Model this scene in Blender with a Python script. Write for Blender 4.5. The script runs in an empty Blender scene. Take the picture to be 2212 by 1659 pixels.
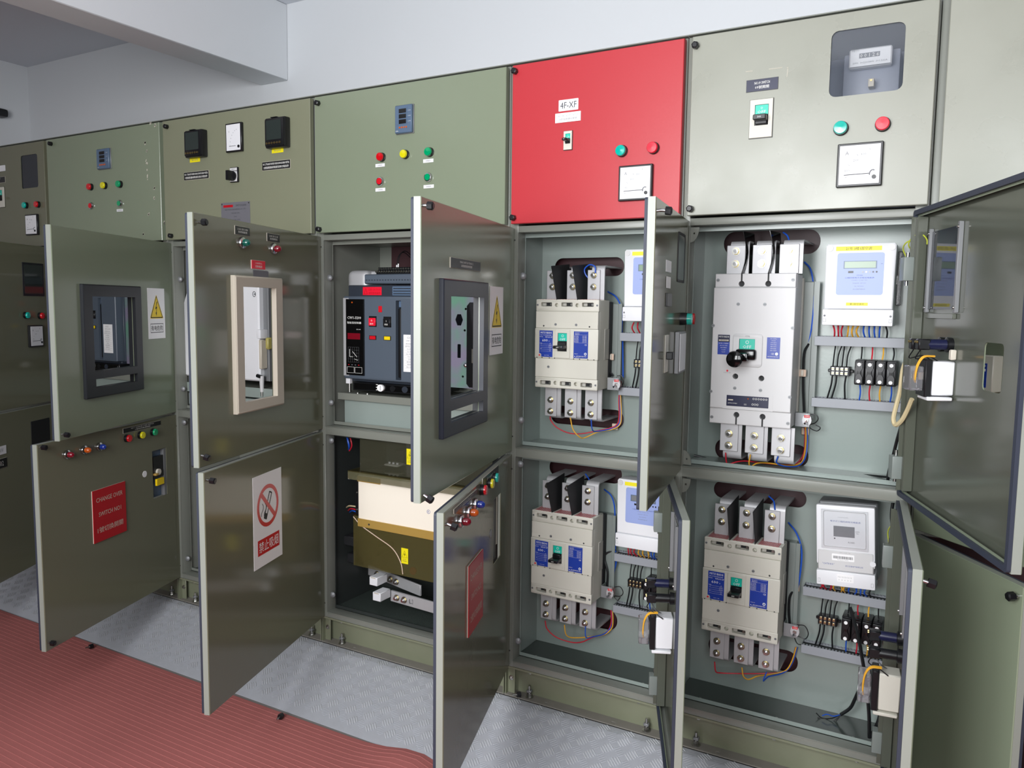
import bpy, bmesh, math, random
from mathutils import Vector, Matrix, Euler
from mathutils.geometry import tessellate_polygon
random.seed(7)
scene = bpy.context.scene
COL = scene.collection
R = math.radians

# ---------------------------------------------------------------- camera
CAM_LOC = Vector((4.57377, -2.38408, 1.39324))
CAM_ROT = Euler((1.47439195, -0.0124088, 0.51858585), 'XYZ')
FPX = 1717.9
cd = bpy.data.cameras.new('camera')
cd.sensor_fit = 'HORIZONTAL'; cd.sensor_width = 36.0; cd.lens = FPX * 36.0 / 2212.0
cd.clip_start = 0.02; cd.clip_end = 60
cam = bpy.data.objects.new('camera', cd); COL.objects.link(cam)
cam.location = CAM_LOC; cam.rotation_euler = CAM_ROT
scene.camera = cam

# ---------------------------------------------------------------- view, sky, daylight
scene.view_settings.view_transform = 'Standard'
scene.view_settings.look = 'None'
scene.view_settings.exposure = -0.05
scene.view_settings.gamma = 1.0
scene.view_settings.use_curve_mapping = False
scene.cycles.max_bounces = 9
scene.cycles.diffuse_bounces = 4
scene.cycles.glossy_bounces = 4
scene.cycles.transmission_bounces = 6
scene.cycles.transparent_max_bounces = 8
scene.cycles.caustics_reflective = False
scene.cycles.caustics_refractive = False
wd = bpy.data.worlds.new('world'); scene.world = wd; wd.use_nodes = True
wd.node_tree.nodes['Background'].inputs[0].default_value = (0.78, 0.87, 1.0, 1)
wd.node_tree.nodes['Background'].inputs[1].default_value = 1.2

def area(name, loc, rot, sx, sy, power, color):
    l = bpy.data.lights.new(name, 'AREA'); l.shape = 'RECTANGLE'; l.size = sx; l.size_y = sy
    l.energy = power; l.color = color
    o = bpy.data.objects.new(name, l); COL.objects.link(o); o.location = loc; o.rotation_euler = rot
    return o
# daylight entering through the two windows of the wall behind the camera
area('window_daylight', (3.45, -3.39, 1.825), (R(90), 0, 0), 1.5, 1.65, 136, (0.98, 0.99, 1.0))
area('window_daylight', (5.05, -3.39, 1.825), (R(90), 0, 0), 1.2, 1.65, 62, (0.98, 0.99, 1.0))

# ---------------------------------------------------------------- from photograph rays to places on real planes
CM = CAM_ROT.to_matrix()
def ray(px, py):
    return CM @ Vector(((px - 1106) / FPX, -(py - 829.5) / FPX, -1))
class Fr:
    """a vertical plane: origin ox,oy, turned ang about z; t = depth of the plane in its own y"""
    def __init__(s, ox=0.0, oy=0.0, ang=0.0, t=0.0):
        s.o = Vector((ox, oy, 0)); s.m = Matrix.Rotation(ang, 3, 'Z'); s.t = t
    def p(s, px, py, t=None):
        t = s.t if t is None else t
        d = s.m.transposed() @ ray(px, py); c = s.m.transposed() @ (CAM_LOC - s.o)
        k = (t - c.y) / d.y
        q = c + d * k
        return q.x, q.z
    def rc(s, x0, y0, x1, y1, t=None):
        a = s.p(x0, y0, t); b = s.p(x1, y1, t)
        return min(a[0], b[0]), max(a[0], b[0]), min(a[1], b[1]), max(a[1], b[1])
WF = Fr()
def w3(px, py, y):
    x, z = WF.p(px, py, y)
    return Vector((x, y, z))

# ---------------------------------------------------------------- materials
def lin(c):
    return tuple(((v / 255) / 12.92 if v / 255 <= .04045 else ((v / 255 + .055) / 1.055) ** 2.4) for v in c)
M = {}
def mat(n, rgb, rough=.5, metal=0, bump=0, bscale=60, var=0, vscale=6, trans=0, emis=0, spec=.5, alpha=1, coat=0, rvar=0):
    m = bpy.data.materials.new(n); m.use_nodes = True; nt = m.node_tree; b = nt.nodes['Principled BSDF']
    c = (*lin(rgb), 1)
    b.inputs['Base Color'].default_value = c; b.inputs['Roughness'].default_value = rough
    b.inputs['Metallic'].default_value = metal; b.inputs['Specular IOR Level'].default_value = spec
    b.inputs['Transmission Weight'].default_value = trans; b.inputs['Alpha'].default_value = alpha
    b.inputs['Coat Weight'].default_value = coat; b.inputs['Coat Roughness'].default_value = .08
    if emis:
        b.inputs['Emission Color'].default_value = c; b.inputs['Emission Strength'].default_value = emis
    tc = nt.nodes.new('ShaderNodeTexCoord')
    if var or rvar:
        no = nt.nodes.new('ShaderNodeTexNoise'); no.inputs['Scale'].default_value = vscale; no.inputs['Detail'].default_value = 6
        nt.links.new(tc.outputs['Object'], no.inputs['Vector'])
        if var:
            mx = nt.nodes.new('ShaderNodeMix'); mx.data_type = 'RGBA'
            mx.inputs[6].default_value = (*[v * (1 - var) for v in c[:3]], 1); mx.inputs[7].default_value = (*[min(1, v * (1 + var)) for v in c[:3]], 1)
            nt.links.new(no.outputs['Fac'], mx.inputs[0]); nt.links.new(mx.outputs[2], b.inputs['Base Color'])
        if rvar:
            mr = nt.nodes.new('ShaderNodeMapRange'); mr.inputs['From Min'].default_value = .3; mr.inputs['From Max'].default_value = .7
            mr.inputs['To Min'].default_value = max(0.02, rough - rvar); mr.inputs['To Max'].default_value = rough + rvar
            nt.links.new(no.outputs['Fac'], mr.inputs[0]); nt.links.new(mr.outputs[0], b.inputs['Roughness'])
    if bump:
        n2 = nt.nodes.new('ShaderNodeTexNoise'); n2.inputs['Scale'].default_value = bscale; n2.inputs['Detail'].default_value = 3
        nt.links.new(tc.outputs['Object'], n2.inputs['Vector'])
        bp = nt.nodes.new('ShaderNodeBump'); bp.inputs['Strength'].default_value = bump; bp.inputs['Distance'].default_value = .001
        nt.links.new(n2.outputs['Fac'], bp.inputs['Height']); nt.links.new(bp.outputs[0], b.inputs['Normal'])
    M[n] = m
    return m
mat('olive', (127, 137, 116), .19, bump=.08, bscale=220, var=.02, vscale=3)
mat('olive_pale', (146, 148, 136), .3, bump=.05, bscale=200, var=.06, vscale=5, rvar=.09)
mat('olive_shaded', (109, 110, 91), .13, bump=.06, bscale=220, var=.02, vscale=3)  # browner olive, shade on the dimmer doors put into the colour
mat('olive_brown', (127, 130, 108), .24, bump=.1, bscale=220, var=.02, vscale=3)
mat('rim_lit', (150, 155, 146), .35, bump=.1, bscale=220)  # door paint made paler, glare on the open door edges put into it
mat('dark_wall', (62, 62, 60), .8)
mat('red_paint', (182, 46, 54), .36, bump=.1, bscale=220, var=.03, vscale=4)
mat('frame_grey', (126, 129, 121), .3, bump=.1, bscale=150, var=.03, vscale=8)
mat('inner_paint', (142, 153, 148), .25, bump=.12, bscale=120, var=.03, vscale=7)
mat('inner_shaded', (64, 72, 68), .18, bump=.15, bscale=120, var=.05, vscale=7)  # inner paint darkened for bay floors, their shade put into the colour
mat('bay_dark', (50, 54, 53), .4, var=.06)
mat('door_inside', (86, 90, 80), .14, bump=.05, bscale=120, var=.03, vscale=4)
mat('gasket', (50, 56, 70), .6, bump=.2, bscale=300)
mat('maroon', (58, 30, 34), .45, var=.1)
mat('plinth_paint', (126, 130, 108), .38, bump=.15, bscale=80, var=.12, vscale=9)
mat('dust_grey', (128, 124, 116), .8, var=.12, vscale=20)
mat('wall_white', (222, 225, 228), .85, bump=.2, bscale=40, var=.015, vscale=1.5)
mat('ceil_white', (214, 217, 224), .9, var=.015, vscale=1.5)
mat('concrete', (120, 116, 112), .85, var=.1, vscale=4)
mat('alu', (192, 195, 202), .5, metal=.3, bump=.25, bscale=500, var=.06, vscale=30, rvar=.06)
mat('alu_bar', (232, 234, 240), .36, metal=.4, var=.05, vscale=40)
mat('room_grey', (98, 97, 93), .85)
mat('black', (18, 19, 22), .35)
mat('black_soft', (26, 27, 30), .6)
mat('black_gloss', (8, 8, 10), .12)
mat('chrome', (205, 205, 208), .18, metal=1)
mat('steel', (178, 178, 174), .3, metal=1, var=.08, vscale=60)
mat('tin', (192, 192, 194), .5, metal=.4, bump=.1, bscale=90, var=.06, vscale=25)
mat('brass', (196, 176, 120), .3, metal=1)
mat('beige', (208, 206, 194), .48, var=.02, vscale=20)
mat('beige_side', (176, 174, 166), .5)
mat('cream_white', (206, 206, 206), .42, var=.015)
mat('white', (228, 229, 232), .4)
mat('paper', (242, 242, 242), .55, var=.01)
mat('blue_label', (34, 62, 158), .35, var=.05)
mat('navy', (24, 28, 60), .3)
mat('teal', (20, 190, 165), .35)
mat('lcd', (132, 156, 132), .25)
mat('lcd_grey', (120, 122, 124), .3)
mat('lilac', (150, 166, 216), .4)
mat('yellow_tape', (240, 226, 24), .45)
mat('yellow', (236, 204, 10), .4)
mat('red', (200, 20, 34), .3)
mat('red_sign', (176, 16, 30), .35)
mat('pink_red', (226, 22, 50), .35)
mat('lamp_red', (196, 14, 26), .15, coat=.6)
mat('lamp_green', (0, 150, 96), .15, coat=.6)
mat('lamp_teal', (0, 176, 160), .15, coat=.6)
mat('lamp_yellow', (214, 206, 20), .15, coat=.6)
mat('lamp_orange', (190, 84, 20), .12, coat=.8)
mat('lamp_blue', (20, 50, 140), .12, coat=.8)
mat('lamp_maroon', (120, 10, 30), .1, coat=.8)
mat('lamp_dgreen', (0, 84, 72), .1, coat=.8)
mat('meter_blue', (84, 104, 128), .35)
mat('acb_blue', (80, 90, 102), .42, bump=.1, bscale=400)
mat('acb_dark', (44, 50, 60), .4)
mat('sign_grey', (106, 106, 112), .45)
mat('screen_dark', (46, 54, 52), .12)
mat('w_red', (196, 30, 50), .4)
mat('w_yellow', (226, 168, 50), .4)
mat('w_blue', (30, 84, 190), .4)
mat('w_black', (20, 22, 24), .4)
mat('w_green', (176, 186, 60), .4)
mat('w_clear', (205, 190, 150), .35)
mat('duct', (150, 154, 160), .5)
mat('bracket', (126, 134, 130), .35)
mat('gold', (196, 160, 84), .35, metal=.3)
mat('board_white', (250, 242, 226), .45)
mat('pad', (214, 190, 170), .7)
mat('text_dark', (50, 52, 56), .6)
mat('text_grey', (120, 122, 126), .6)
mat('text_blue', (60, 80, 150), .6)
mat('text_white', (235, 235, 230), .6)
mat('frame_beige', (196, 188, 172), .45)
mat('frame_dark', (38, 42, 54), .4)
mat('frame_black', (26, 29, 34), .45)
mat('tag_tan', (206, 200, 186), .6)
mat('lamp_yellow_dull', (170, 160, 90), .5)
mat('meter_grey', (140, 145, 158), .4)
mat('meter_panel', (130, 136, 150), .4)
mat('steel_matte', (140, 142, 144), .5, metal=.5)

def glassy(n, rgb, alpha, rough=.04):
    m = bpy.data.materials.new(n); m.use_nodes = True; nt = m.node_tree; b = nt.nodes['Principled BSDF']
    b.inputs['Base Color'].default_value = (*lin(rgb), 1); b.inputs['Roughness'].default_value = rough
    b.inputs['Alpha'].default_value = alpha; b.inputs['Specular IOR Level'].default_value = .5
    out = nt.nodes['Material Output']; tr = nt.nodes.new('ShaderNodeBsdfTransparent'); gl = nt.nodes.new('ShaderNodeBsdfGlossy')
    gl.inputs['Roughness'].default_value = rough
    fr = nt.nodes.new('ShaderNodeFresnel'); fr.inputs['IOR'].default_value = 1.45
    df = nt.nodes.new('ShaderNodeBsdfDiffuse'); df.inputs['Color'].default_value = (*lin(rgb), 1)
    tr.inputs['Color'].default_value = (1, 1, 1, 1)
    m1 = nt.nodes.new('ShaderNodeMixShader'); m1.inputs[0].default_value = alpha
    nt.links.new(tr.outputs[0], m1.inputs[1]); nt.links.new(df.outputs[0], m1.inputs[2])
    m2 = nt.nodes.new('ShaderNodeMixShader'); nt.links.new(fr.outputs[0], m2.inputs[0])
    nt.links.new(m1.outputs[0], m2.inputs[1]); nt.links.new(gl.outputs[0], m2.inputs[2])
    nt.links.new(m2.outputs[0], out.inputs['Surface']); nt.nodes.remove(b)
    M[n] = m
glassy('glass', (150, 160, 176), .10)
glassy('glass_fog', (140, 150, 170), .38)
glassy('smoke', (104, 96, 56), .38)
glassy('smoke_up', (84, 84, 68), .30)
glassy('smoke_light', (120, 118, 90), .45)
glassy('clear_thin', (190, 196, 210), .06)
glassy('clear_plastic', (150, 150, 155), .35)

def ribs_mat():
    m = mat('mat_red', (166, 97, 93), .75, bump=.25, bscale=300, var=.2, vscale=2.2)
    return m
ribs_mat()
# passivated zinc with greenish and violet patches
m_ = mat('zinc', (150, 150, 160), .34, metal=.35); nt = m_.node_tree; cr = nt.nodes.new('ShaderNodeValToRGB'); no = nt.nodes.new('ShaderNodeTexNoise'); tc = nt.nodes.new('ShaderNodeTexCoord')
no.inputs['Scale'].default_value = 9; cr.color_ramp.elements[0].color = (*lin((140, 134, 156)), 1); cr.color_ramp.elements[0].position = .42; cr.color_ramp.elements[1].color = (*lin((112, 158, 136)), 1); cr.color_ramp.elements[1].position = .62
nt.links.new(tc.outputs['Object'], no.inputs['Vector']); nt.links.new(no.outputs['Fac'], cr.inputs[0]); nt.links.new(cr.outputs[0], nt.nodes['Principled BSDF'].inputs['Base Color'])

# ---------------------------------------------------------------- mesh helper
TXT = {}
def text_mesh(body, res=1):
    k = (body, res)
    if k in TXT: return TXT[k]
    c = bpy.data.curves.new('tmp', 'FONT'); c.body = body; c.resolution_u = res; c.align_x = 'CENTER'; c.align_y = 'CENTER'
    o = bpy.data.objects.new('tmp', c); COL.objects.link(o)
    dg = bpy.context.evaluated_depsgraph_get(); dg.update()
    me = bpy.data.meshes.new_from_object(o.evaluated_get(dg))
    vs = [v.co.copy() for v in me.vertices]; fs = [tuple(p.vertices) for p in me.polygons]
    bpy.data.objects.remove(o); bpy.data.curves.remove(c); bpy.data.meshes.remove(me)
    if vs:
        x0 = min(v.x for v in vs); x1 = max(v.x for v in vs); y0 = min(v.y for v in vs); y1 = max(v.y for v in vs)
    else: x0 = x1 = y0 = y1 = 0
    TXT[k] = (vs, fs, x0, x1, y0, y1)
    return TXT[k]
BOXC = {}
def bev_box(sx, sy, sz, b, seg=1):
    k = (round(sx, 5), round(sy, 5), round(sz, 5), round(b, 5), seg)
    if k in BOXC: return BOXC[k]
    bm = bmesh.new(); bmesh.ops.create_cube(bm, size=1)
    for v in bm.verts: v.co = Vector((v.co.x * sx, v.co.y * sy, v.co.z * sz))
    if b > 0:
        b = min(b, .45 * min(sx, sy, sz))
        bmesh.ops.bevel(bm, geom=list(bm.edges), offset=b, segments=seg, affect='EDGES', profile=.6)
    bm.verts.index_update()
    r = ([v.co.copy() for v in bm.verts], [tuple(v.index for v in f.verts) for f in bm.faces]); bm.free()
    BOXC[k] = r
    return r
def rrect(x0, x1, z0, z1, r=0, n=4):
    if r <= 0: return [(x0, z0), (x1, z0), (x1, z1), (x0, z1)]
    o = []
    for cx, cz, a in ((x1 - r, z0 + r, -90), (x1 - r, z1 - r, 0), (x0 + r, z1 - r, 90), (x0 + r, z0 + r, 180)):
        for i in range(n + 1):
            t = R(a + 90 * i / n); o.append((cx + r * math.cos(t), cz + r * math.sin(t)))
    return o
def circ(cx, cz, r, n=20, rz=None):
    rz = r if rz is None else rz
    return [(cx + r * math.cos(2 * math.pi * i / n), cz + rz * math.sin(2 * math.pi * i / n)) for i in range(n)]
def spline(pts, k=5):
    pts = [Vector(p) for p in pts]
    if len(pts) < 3: return pts
    P = [2 * pts[0] - pts[1]] + pts + [2 * pts[-1] - pts[-2]]
    o = []
    for i in range(1, len(P) - 2):
        a, b, c, d = P[i - 1:i + 3]
        for j in range(k):
            t = j / k
            o.append(.5 * ((2 * b) + (c - a) * t + (2 * a - 5 * b + 4 * c - d) * t * t + (3 * b - a - 3 * c + d) * t ** 3))
    o.append(pts[-1])
    return o
class MB:
    def __init__(s):
        s.v = []; s.f = []; s.mi = []; s.mats = []; s.T = None; s.fix = False
    def add(s, vs, fs, m):
        if m not in s.mats: s.mats.append(m)
        k = s.mats.index(m); b = len(s.v)
        for v in vs:
            v = Vector(v); s.v.append(s.T @ v if s.T is not None else v)
        for f in fs:
            s.f.append(tuple(i + b for i in f)); s.mi.append(k)
        return s
    def box(s, x0, x1, y0, y1, z0, z1, m, b=0, seg=1):
        x0, x1 = min(x0, x1), max(x0, x1); y0, y1 = min(y0, y1), max(y0, y1); z0, z1 = min(z0, z1), max(z0, z1)
        vs, fs = bev_box(x1 - x0, y1 - y0, z1 - z0, b, seg); c = Vector(((x0 + x1) / 2, (y0 + y1) / 2, (z0 + z1) / 2))
        return s.add([v + c for v in vs], fs, m)
    def cyl(s, p0, p1, r, m, n=16, r2=None, caps=True, ph=0):
        p0 = Vector(p0); p1 = Vector(p1); d = (p1 - p0).normalized(); r2 = r if r2 is None else r2
        a = d.orthogonal().normalized(); c = d.cross(a); vs = []; fs = []
        for p, rr in ((p0, r), (p1, r2)):
            for i in range(n):
                t = 2 * math.pi * i / n + ph; vs.append(p + (a * math.cos(t) + c * math.sin(t)) * rr)
        for i in range(n): fs.append((i, (i + 1) % n, n + (i + 1) % n, n + i))
        if caps: fs.append(tuple(range(n - 1, -1, -1))); fs.append(tuple(range(n, 2 * n)))
        return s.add(vs, fs, m)
    def lathe(s, prof, o, d, m, n=20):
        """prof = [(distance along d, radius)...] starting and ending on the axis or closed with caps"""
        o = Vector(o); d = Vector(d).normalized(); a = d.orthogonal().normalized(); c = d.cross(a); vs = []; fs = []
        for h, r in prof:
            for i in range(n):
                t = 2 * math.pi * i / n; vs.append(o + d * h + (a * math.cos(t) + c * math.sin(t)) * max(r, 1e-5))
        for k in range(len(prof) - 1):
            for i in range(n): fs.append((k * n + i, k * n + (i + 1) % n, (k + 1) * n + (i + 1) % n, (k + 1) * n + i))
        fs.append(tuple(range(n - 1, -1, -1))); fs.append(tuple(range((len(prof) - 1) * n, len(prof) * n)))
        return s.add(vs, fs, m)
    def tube(s, pts, r, m, n=8, smooth=5):
        P = spline(pts, smooth) if smooth else [Vector(p) for p in pts]
        vs = []; fs = []; a = None
        for i, p in enumerate(P):
            d = (P[min(i + 1, len(P) - 1)] - P[max(i - 1, 0)])
            d = d.normalized() if d.length > 1e-9 else Vector((0, 0, 1))
            a = d.orthogonal().normalized() if a is None else (a - d * a.dot(d)).normalized()
            c = d.cross(a)
            for j in range(n):
                t = 2 * math.pi * j / n; vs.append(p + (a * math.cos(t) + c * math.sin(t)) * r)
        for i in range(len(P) - 1):
            for j in range(n): fs.append((i * n + j, i * n + (j + 1) % n, (i + 1) * n + (j + 1) % n, (i + 1) * n + j))
        fs.append(tuple(range(n - 1, -1, -1))); fs.append(tuple(range((len(P) - 1) * n, len(P) * n)))
        return s.add(vs, fs, m)
    def plate(s, outer, holes, y0, y1, m, cham=0):
        """outline in x,z (with holes), front at y0, back at y1"""
        loops = [[Vector((x, z, 0)) for x, z in outer]] + [[Vector((x, z, 0)) for x, z in h] for h in holes]
        tri = tessellate_polygon(loops); flat = [p for l in loops for p in l]; n = len(flat)
        ar = lambda l: sum(l[i].x * l[(i + 1) % len(l)].y - l[(i + 1) % len(l)].x * l[i].y for i in range(len(l)))
        fr = list(flat)
        if cham:
            cx = sum(p.x for p in loops[0]) / len(loops[0]); cz = sum(p.y for p in loops[0]) / len(loops[0])
            for i, p in enumerate(loops[0]):
                fr[i] = Vector((p.x - math.copysign(cham, p.x - cx), p.y - math.copysign(cham, p.y - cz), 0))
        ym = y0 + (cham if y1 > y0 else -cham)
        vs = [(p.x, y0, p.y) for p in fr] + [(p.x, y1, p.y) for p in flat]; fs = []
        if cham: vs += [(p.x, ym, p.y) for p in flat]
        for t in tri:
            fs.append(tuple(t)); fs.append(tuple(i + n for i in reversed(t)))
        b = 0
        for li, l in enumerate(loops):
            k = len(l)
            for i in range(k):
                i0, i1 = b + i, b + (i + 1) % k
                if cham and li == 0:
                    fs.append((i0, 2 * n + i0, 2 * n + i1, i1)); fs.append((2 * n + i0, n + i0, n + i1, 2 * n + i1))
                else: fs.append((i0, n + i0, n + i1, i1))
            b += k
        s.fix = True
        return s.add(vs, fs, m)
    def text(s, body, x, z, y, h, m, width=None, maxw=None, res=1, back=False):
        """flat lettering facing -y, centred at x,z; h = letter height"""
        vs, fs, x0, x1, y0, y1 = text_mesh(body, res)
        if not vs: return s
        k = h / (y1 - y0); kx = k
        if width: kx = width / (x1 - x0)
        elif maxw and (x1 - x0) * k > maxw: kx = maxw / (x1 - x0)
        cx = (x0 + x1) / 2; cy = (y0 + y1) / 2; sg = -1 if back else 1
        return s.add([(x + sg * (v.x - cx) * kx, y, z + (v.y - cy) * k) for v in vs], fs, m)
    def build(s, name, parent=None, world=True, origin=None, smooth=True, fix=False):
        me = bpy.data.meshes.new(name)
        if origin is None:
            xs = [v.x for v in s.v]; ys = [v.y for v in s.v]; zs = [v.z for v in s.v]
            origin = Vector(((min(xs) + max(xs)) / 2, (min(ys) + max(ys)) / 2, min(zs)))
        origin = Vector(origin)
        me.from_pydata([tuple(v - origin) for v in s.v], [], s.f)
        for m in s.mats: me.materials.append(M[m])
        me.polygons.foreach_set('material_index', s.mi)
        me.update()
        if fix or s.fix:
            bm = bmesh.new(); bm.from_mesh(me); bmesh.ops.recalc_face_normals(bm, faces=bm.faces); bm.to_mesh(me); bm.free()
        if smooth:
            me.polygons.foreach_set('use_smooth', [True] * len(me.polygons))
            me.set_sharp_from_angle(angle=R(38))
        o = bpy.data.objects.new(name, me); COL.objects.link(o)
        if parent is not None:
            o.parent = parent
            o.location = origin - wloc(parent) if world else origin
        else: o.location = origin
        return o
def wloc(o):
    l = Vector(o.location)
    while o.parent is not None:
        o = o.parent; l += Vector(o.location)
    return l
def thing(name, loc, label, cat, group=None, rotz=0):
    o = bpy.data.objects.new(name, None); COL.objects.link(o); o.empty_display_size = .05
    o.location = loc; o.rotation_euler = (0, 0, rotz)
    return tag(o, label, cat, group)
def tag(o, label, cat, group=None):
    o['label'] = label; o['category'] = cat
    if group: o['group'] = group
    return o
def structure(o):
    o['kind'] = 'structure'; return o
def copy_tree(o, parent=None):
    c = o.copy(); COL.objects.link(c); c.parent = parent
    for ch in list(o.children): copy_tree(ch, c)
    return c
# ================================================================ the room
X0, X1, YB, YF, ZF, ZC = -1.03, 7.2, 0.80, -3.3, -0.105, 2.962
structure(MB().box(X0 - .1, X1 + .1, YF - .1, YB + .1, ZF - .1, ZF, 'concrete').build('floor'))
structure(MB().box(X0 - .1, X1 + .1, YF - .1, YB + .1, ZC, ZC + .1, 'ceil_white').build('ceiling'))
structure(MB().box(X0 - .1, X1 + .1, YB, YB + .1, ZF, ZC, 'wall_white').build('wall_back'))
structure(MB().box(X0 - .1, X0, YF, YB, ZF, ZC, 'wall_white').build('wall_left'))
tag(MB().box(X0, X0 + .08, .53, .625, 2.585, 2.64, 'black', .02, 2).build('wall_lamp'), 'small black fixture on the far left wall at the picture edge', 'wall lamp')
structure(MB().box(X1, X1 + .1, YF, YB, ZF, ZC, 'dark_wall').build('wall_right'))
WIN = [(2.7, 4.2, 1.0, 2.65), (4.45, 5.65, 1.0, 2.65)]
b = MB(); b.plate([(X0 - .1, ZF), (X1 + .1, ZF), (X1 + .1, ZC), (X0 - .1, ZC)], [rrect(*w) for w in WIN], YF, YF - .1, 'room_grey')
structure(b.build('wall_front'))
for i, w in enumerate(WIN):
    b = MB(); b.plate(rrect(w[0] + .001, w[1] - .001, w[2] + .001, w[3] - .001), [rrect(w[0] + .05, (w[0] + w[1]) / 2 - .025, w[2] + .05, w[3] - .05), rrect((w[0] + w[1]) / 2 + .025, w[1] - .05, w[2] + .05, w[3] - .05)], YF - .02, YF - .06, 'alu')
    structure(b.build('window_%d' % (i + 1)))
# beam crossing the room under the ceiling
structure(MB().box(1.177, 1.373, YF, YB, 2.573, ZC, 'wall_white', .004).build('trim_1'))

# ---- ribbed red rubber matting on the floor, ribs running along the switchgear
RAMP_Y, RAMP_Z = -0.352, -0.1
b = MB()
def ribbed(b, x0, x1, y0, y1, pitch=.0225):
    vs = []; fs = []; y = y0; n = 0; rows = []
    zt = ZF + .004
    while y > y1:
        rows += [(y, zt), (y - pitch * .80, zt), (y - pitch * .82, zt + .0012), (y - pitch * .96, zt + .0012)]
        y -= pitch
    rows = [(y0, ZF + .0005)] + rows + [(y, zt), (y, ZF + .0005)]
    N = 110; xs = [x0 + (x1 - x0) * i / N for i in range(N + 1)]
    for i, x in enumerate(xs):
        for (yy, zz) in rows: vs.append((x, yy + .004 * math.sin(x * 2.1) + (.03 * math.exp(-((x - 3.06) / .12) ** 2) if yy > -.5 else 0), zz + .014 * math.exp(-((x - 3.06) / .10) ** 2 - ((yy + .40) / .07) ** 2)))
    k = len(rows)
    for i in range(N):
        for j in range(k - 1): fs.append((i * k + j, i * k + j + 1, (i + 1) * k + j + 1, (i + 1) * k + j))
    b.add(vs, fs, 'mat_red')
ribbed(b, X0 + .02, 6.9, RAMP_Y - .012, -3.2)
tag(b.build('rubber_mat', fix=True, smooth=False), 'worn red ribbed rubber mat lying along the floor beside the ramp', 'rubber mat')

# ---- five bar aluminium tread plate, a level strip at the plinth then a shallow ramp
b = MB(); PX0, PX1 = X0 + .02, 6.6; YS = -.036
prof = [(-.003, -.0005), (YS, -.0005), (YS - .004, -.0015), (RAMP_Y, RAMP_Z), (RAMP_Y, RAMP_Z - .004), (YS - .004, -.006), (YS, -.005), (-.003, -.005)]
vs = [(x, y, z) for x in (PX0, PX1) for y, z in prof]; k = len(prof)
fs = [(j, (j + 1) % k, k + (j + 1) % k, k + j) for j in range(k)] + [tuple(range(k)), tuple(range(2 * k - 1, k - 1, -1))]
b.add(vs, fs, 'alu')
sl = Vector((0, RAMP_Y - YS, RAMP_Z + .0015)); L = sl.length; sl.normalize(); nn = Vector((0, -sl.z, sl.y)); nn = nn if nn.z > 0 else -nn
def bar(o, t, nrm, u, v, ang, ln=.0125, w=.0022, h=.0014):
    d = t[0] * math.cos(ang) + t[1] * math.sin(ang); q = -t[0] * math.sin(ang) + t[1] * math.cos(ang); c = o + t[0] * u + t[1] * v
    P = [c - d * ln, c - d * ln * .6 + q * w, c + d * ln * .6 + q * w, c + d * ln, c + d * ln * .6 - q * w, c - d * ln * .6 - q * w, c - d * ln * .7 + nrm * h, c + d * ln * .7 + nrm * h]
    return P, [(0, 6, 1), (1, 6, 7, 2), (2, 7, 3), (3, 7, 4), (4, 7, 6, 5), (5, 6, 0)]
cell = .0425
def treads(o, t, nrm, length, u0=PX0, u1=PX1):
    vs = []; fs = []; v2 = []; f2 = []
    for i in range(int((u1 - u0) / cell)):
        for j in range(int(length / cell)):
            big = (i + j) % 2 == 0; a = R(44) if big else R(-46)
            for q in range(5):
                du = -math.sin(a) * (q - 2) * .0082; dv = math.cos(a) * (q - 2) * .0082
                v = (j + .5) * cell + dv
                if v < .008 or v > length - .008: continue
                P, F = bar(o, t, nrm, (i + .5) * cell + du, v, a, ln=.0205 - .0018 * abs(q - 2) if big else .015 - .0018 * abs(q - 2), h=.0021 if big else .0007)
                A_, B_ = (vs, fs) if big else (v2, f2)
                k = len(A_); A_ += P; B_ += [tuple(x + k for x in f) for f in F]
    b.add(vs, fs, 'alu_bar'); b.add(v2, f2, 'alu')
treads(Vector((PX0, YS - .004, -.0014)), (Vector((1, 0, 0)), sl), nn, L)
treads(Vector((PX0, -.003, -.0004)), (Vector((1, 0, 0)), Vector((0, -1, 0))), Vector((0, 0, 1)), cell)
tag(b.build('tread_plate', smooth=False), 'silver five-bar tread plate ramp at the foot of the green cabinets', 'tread plate')

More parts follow.
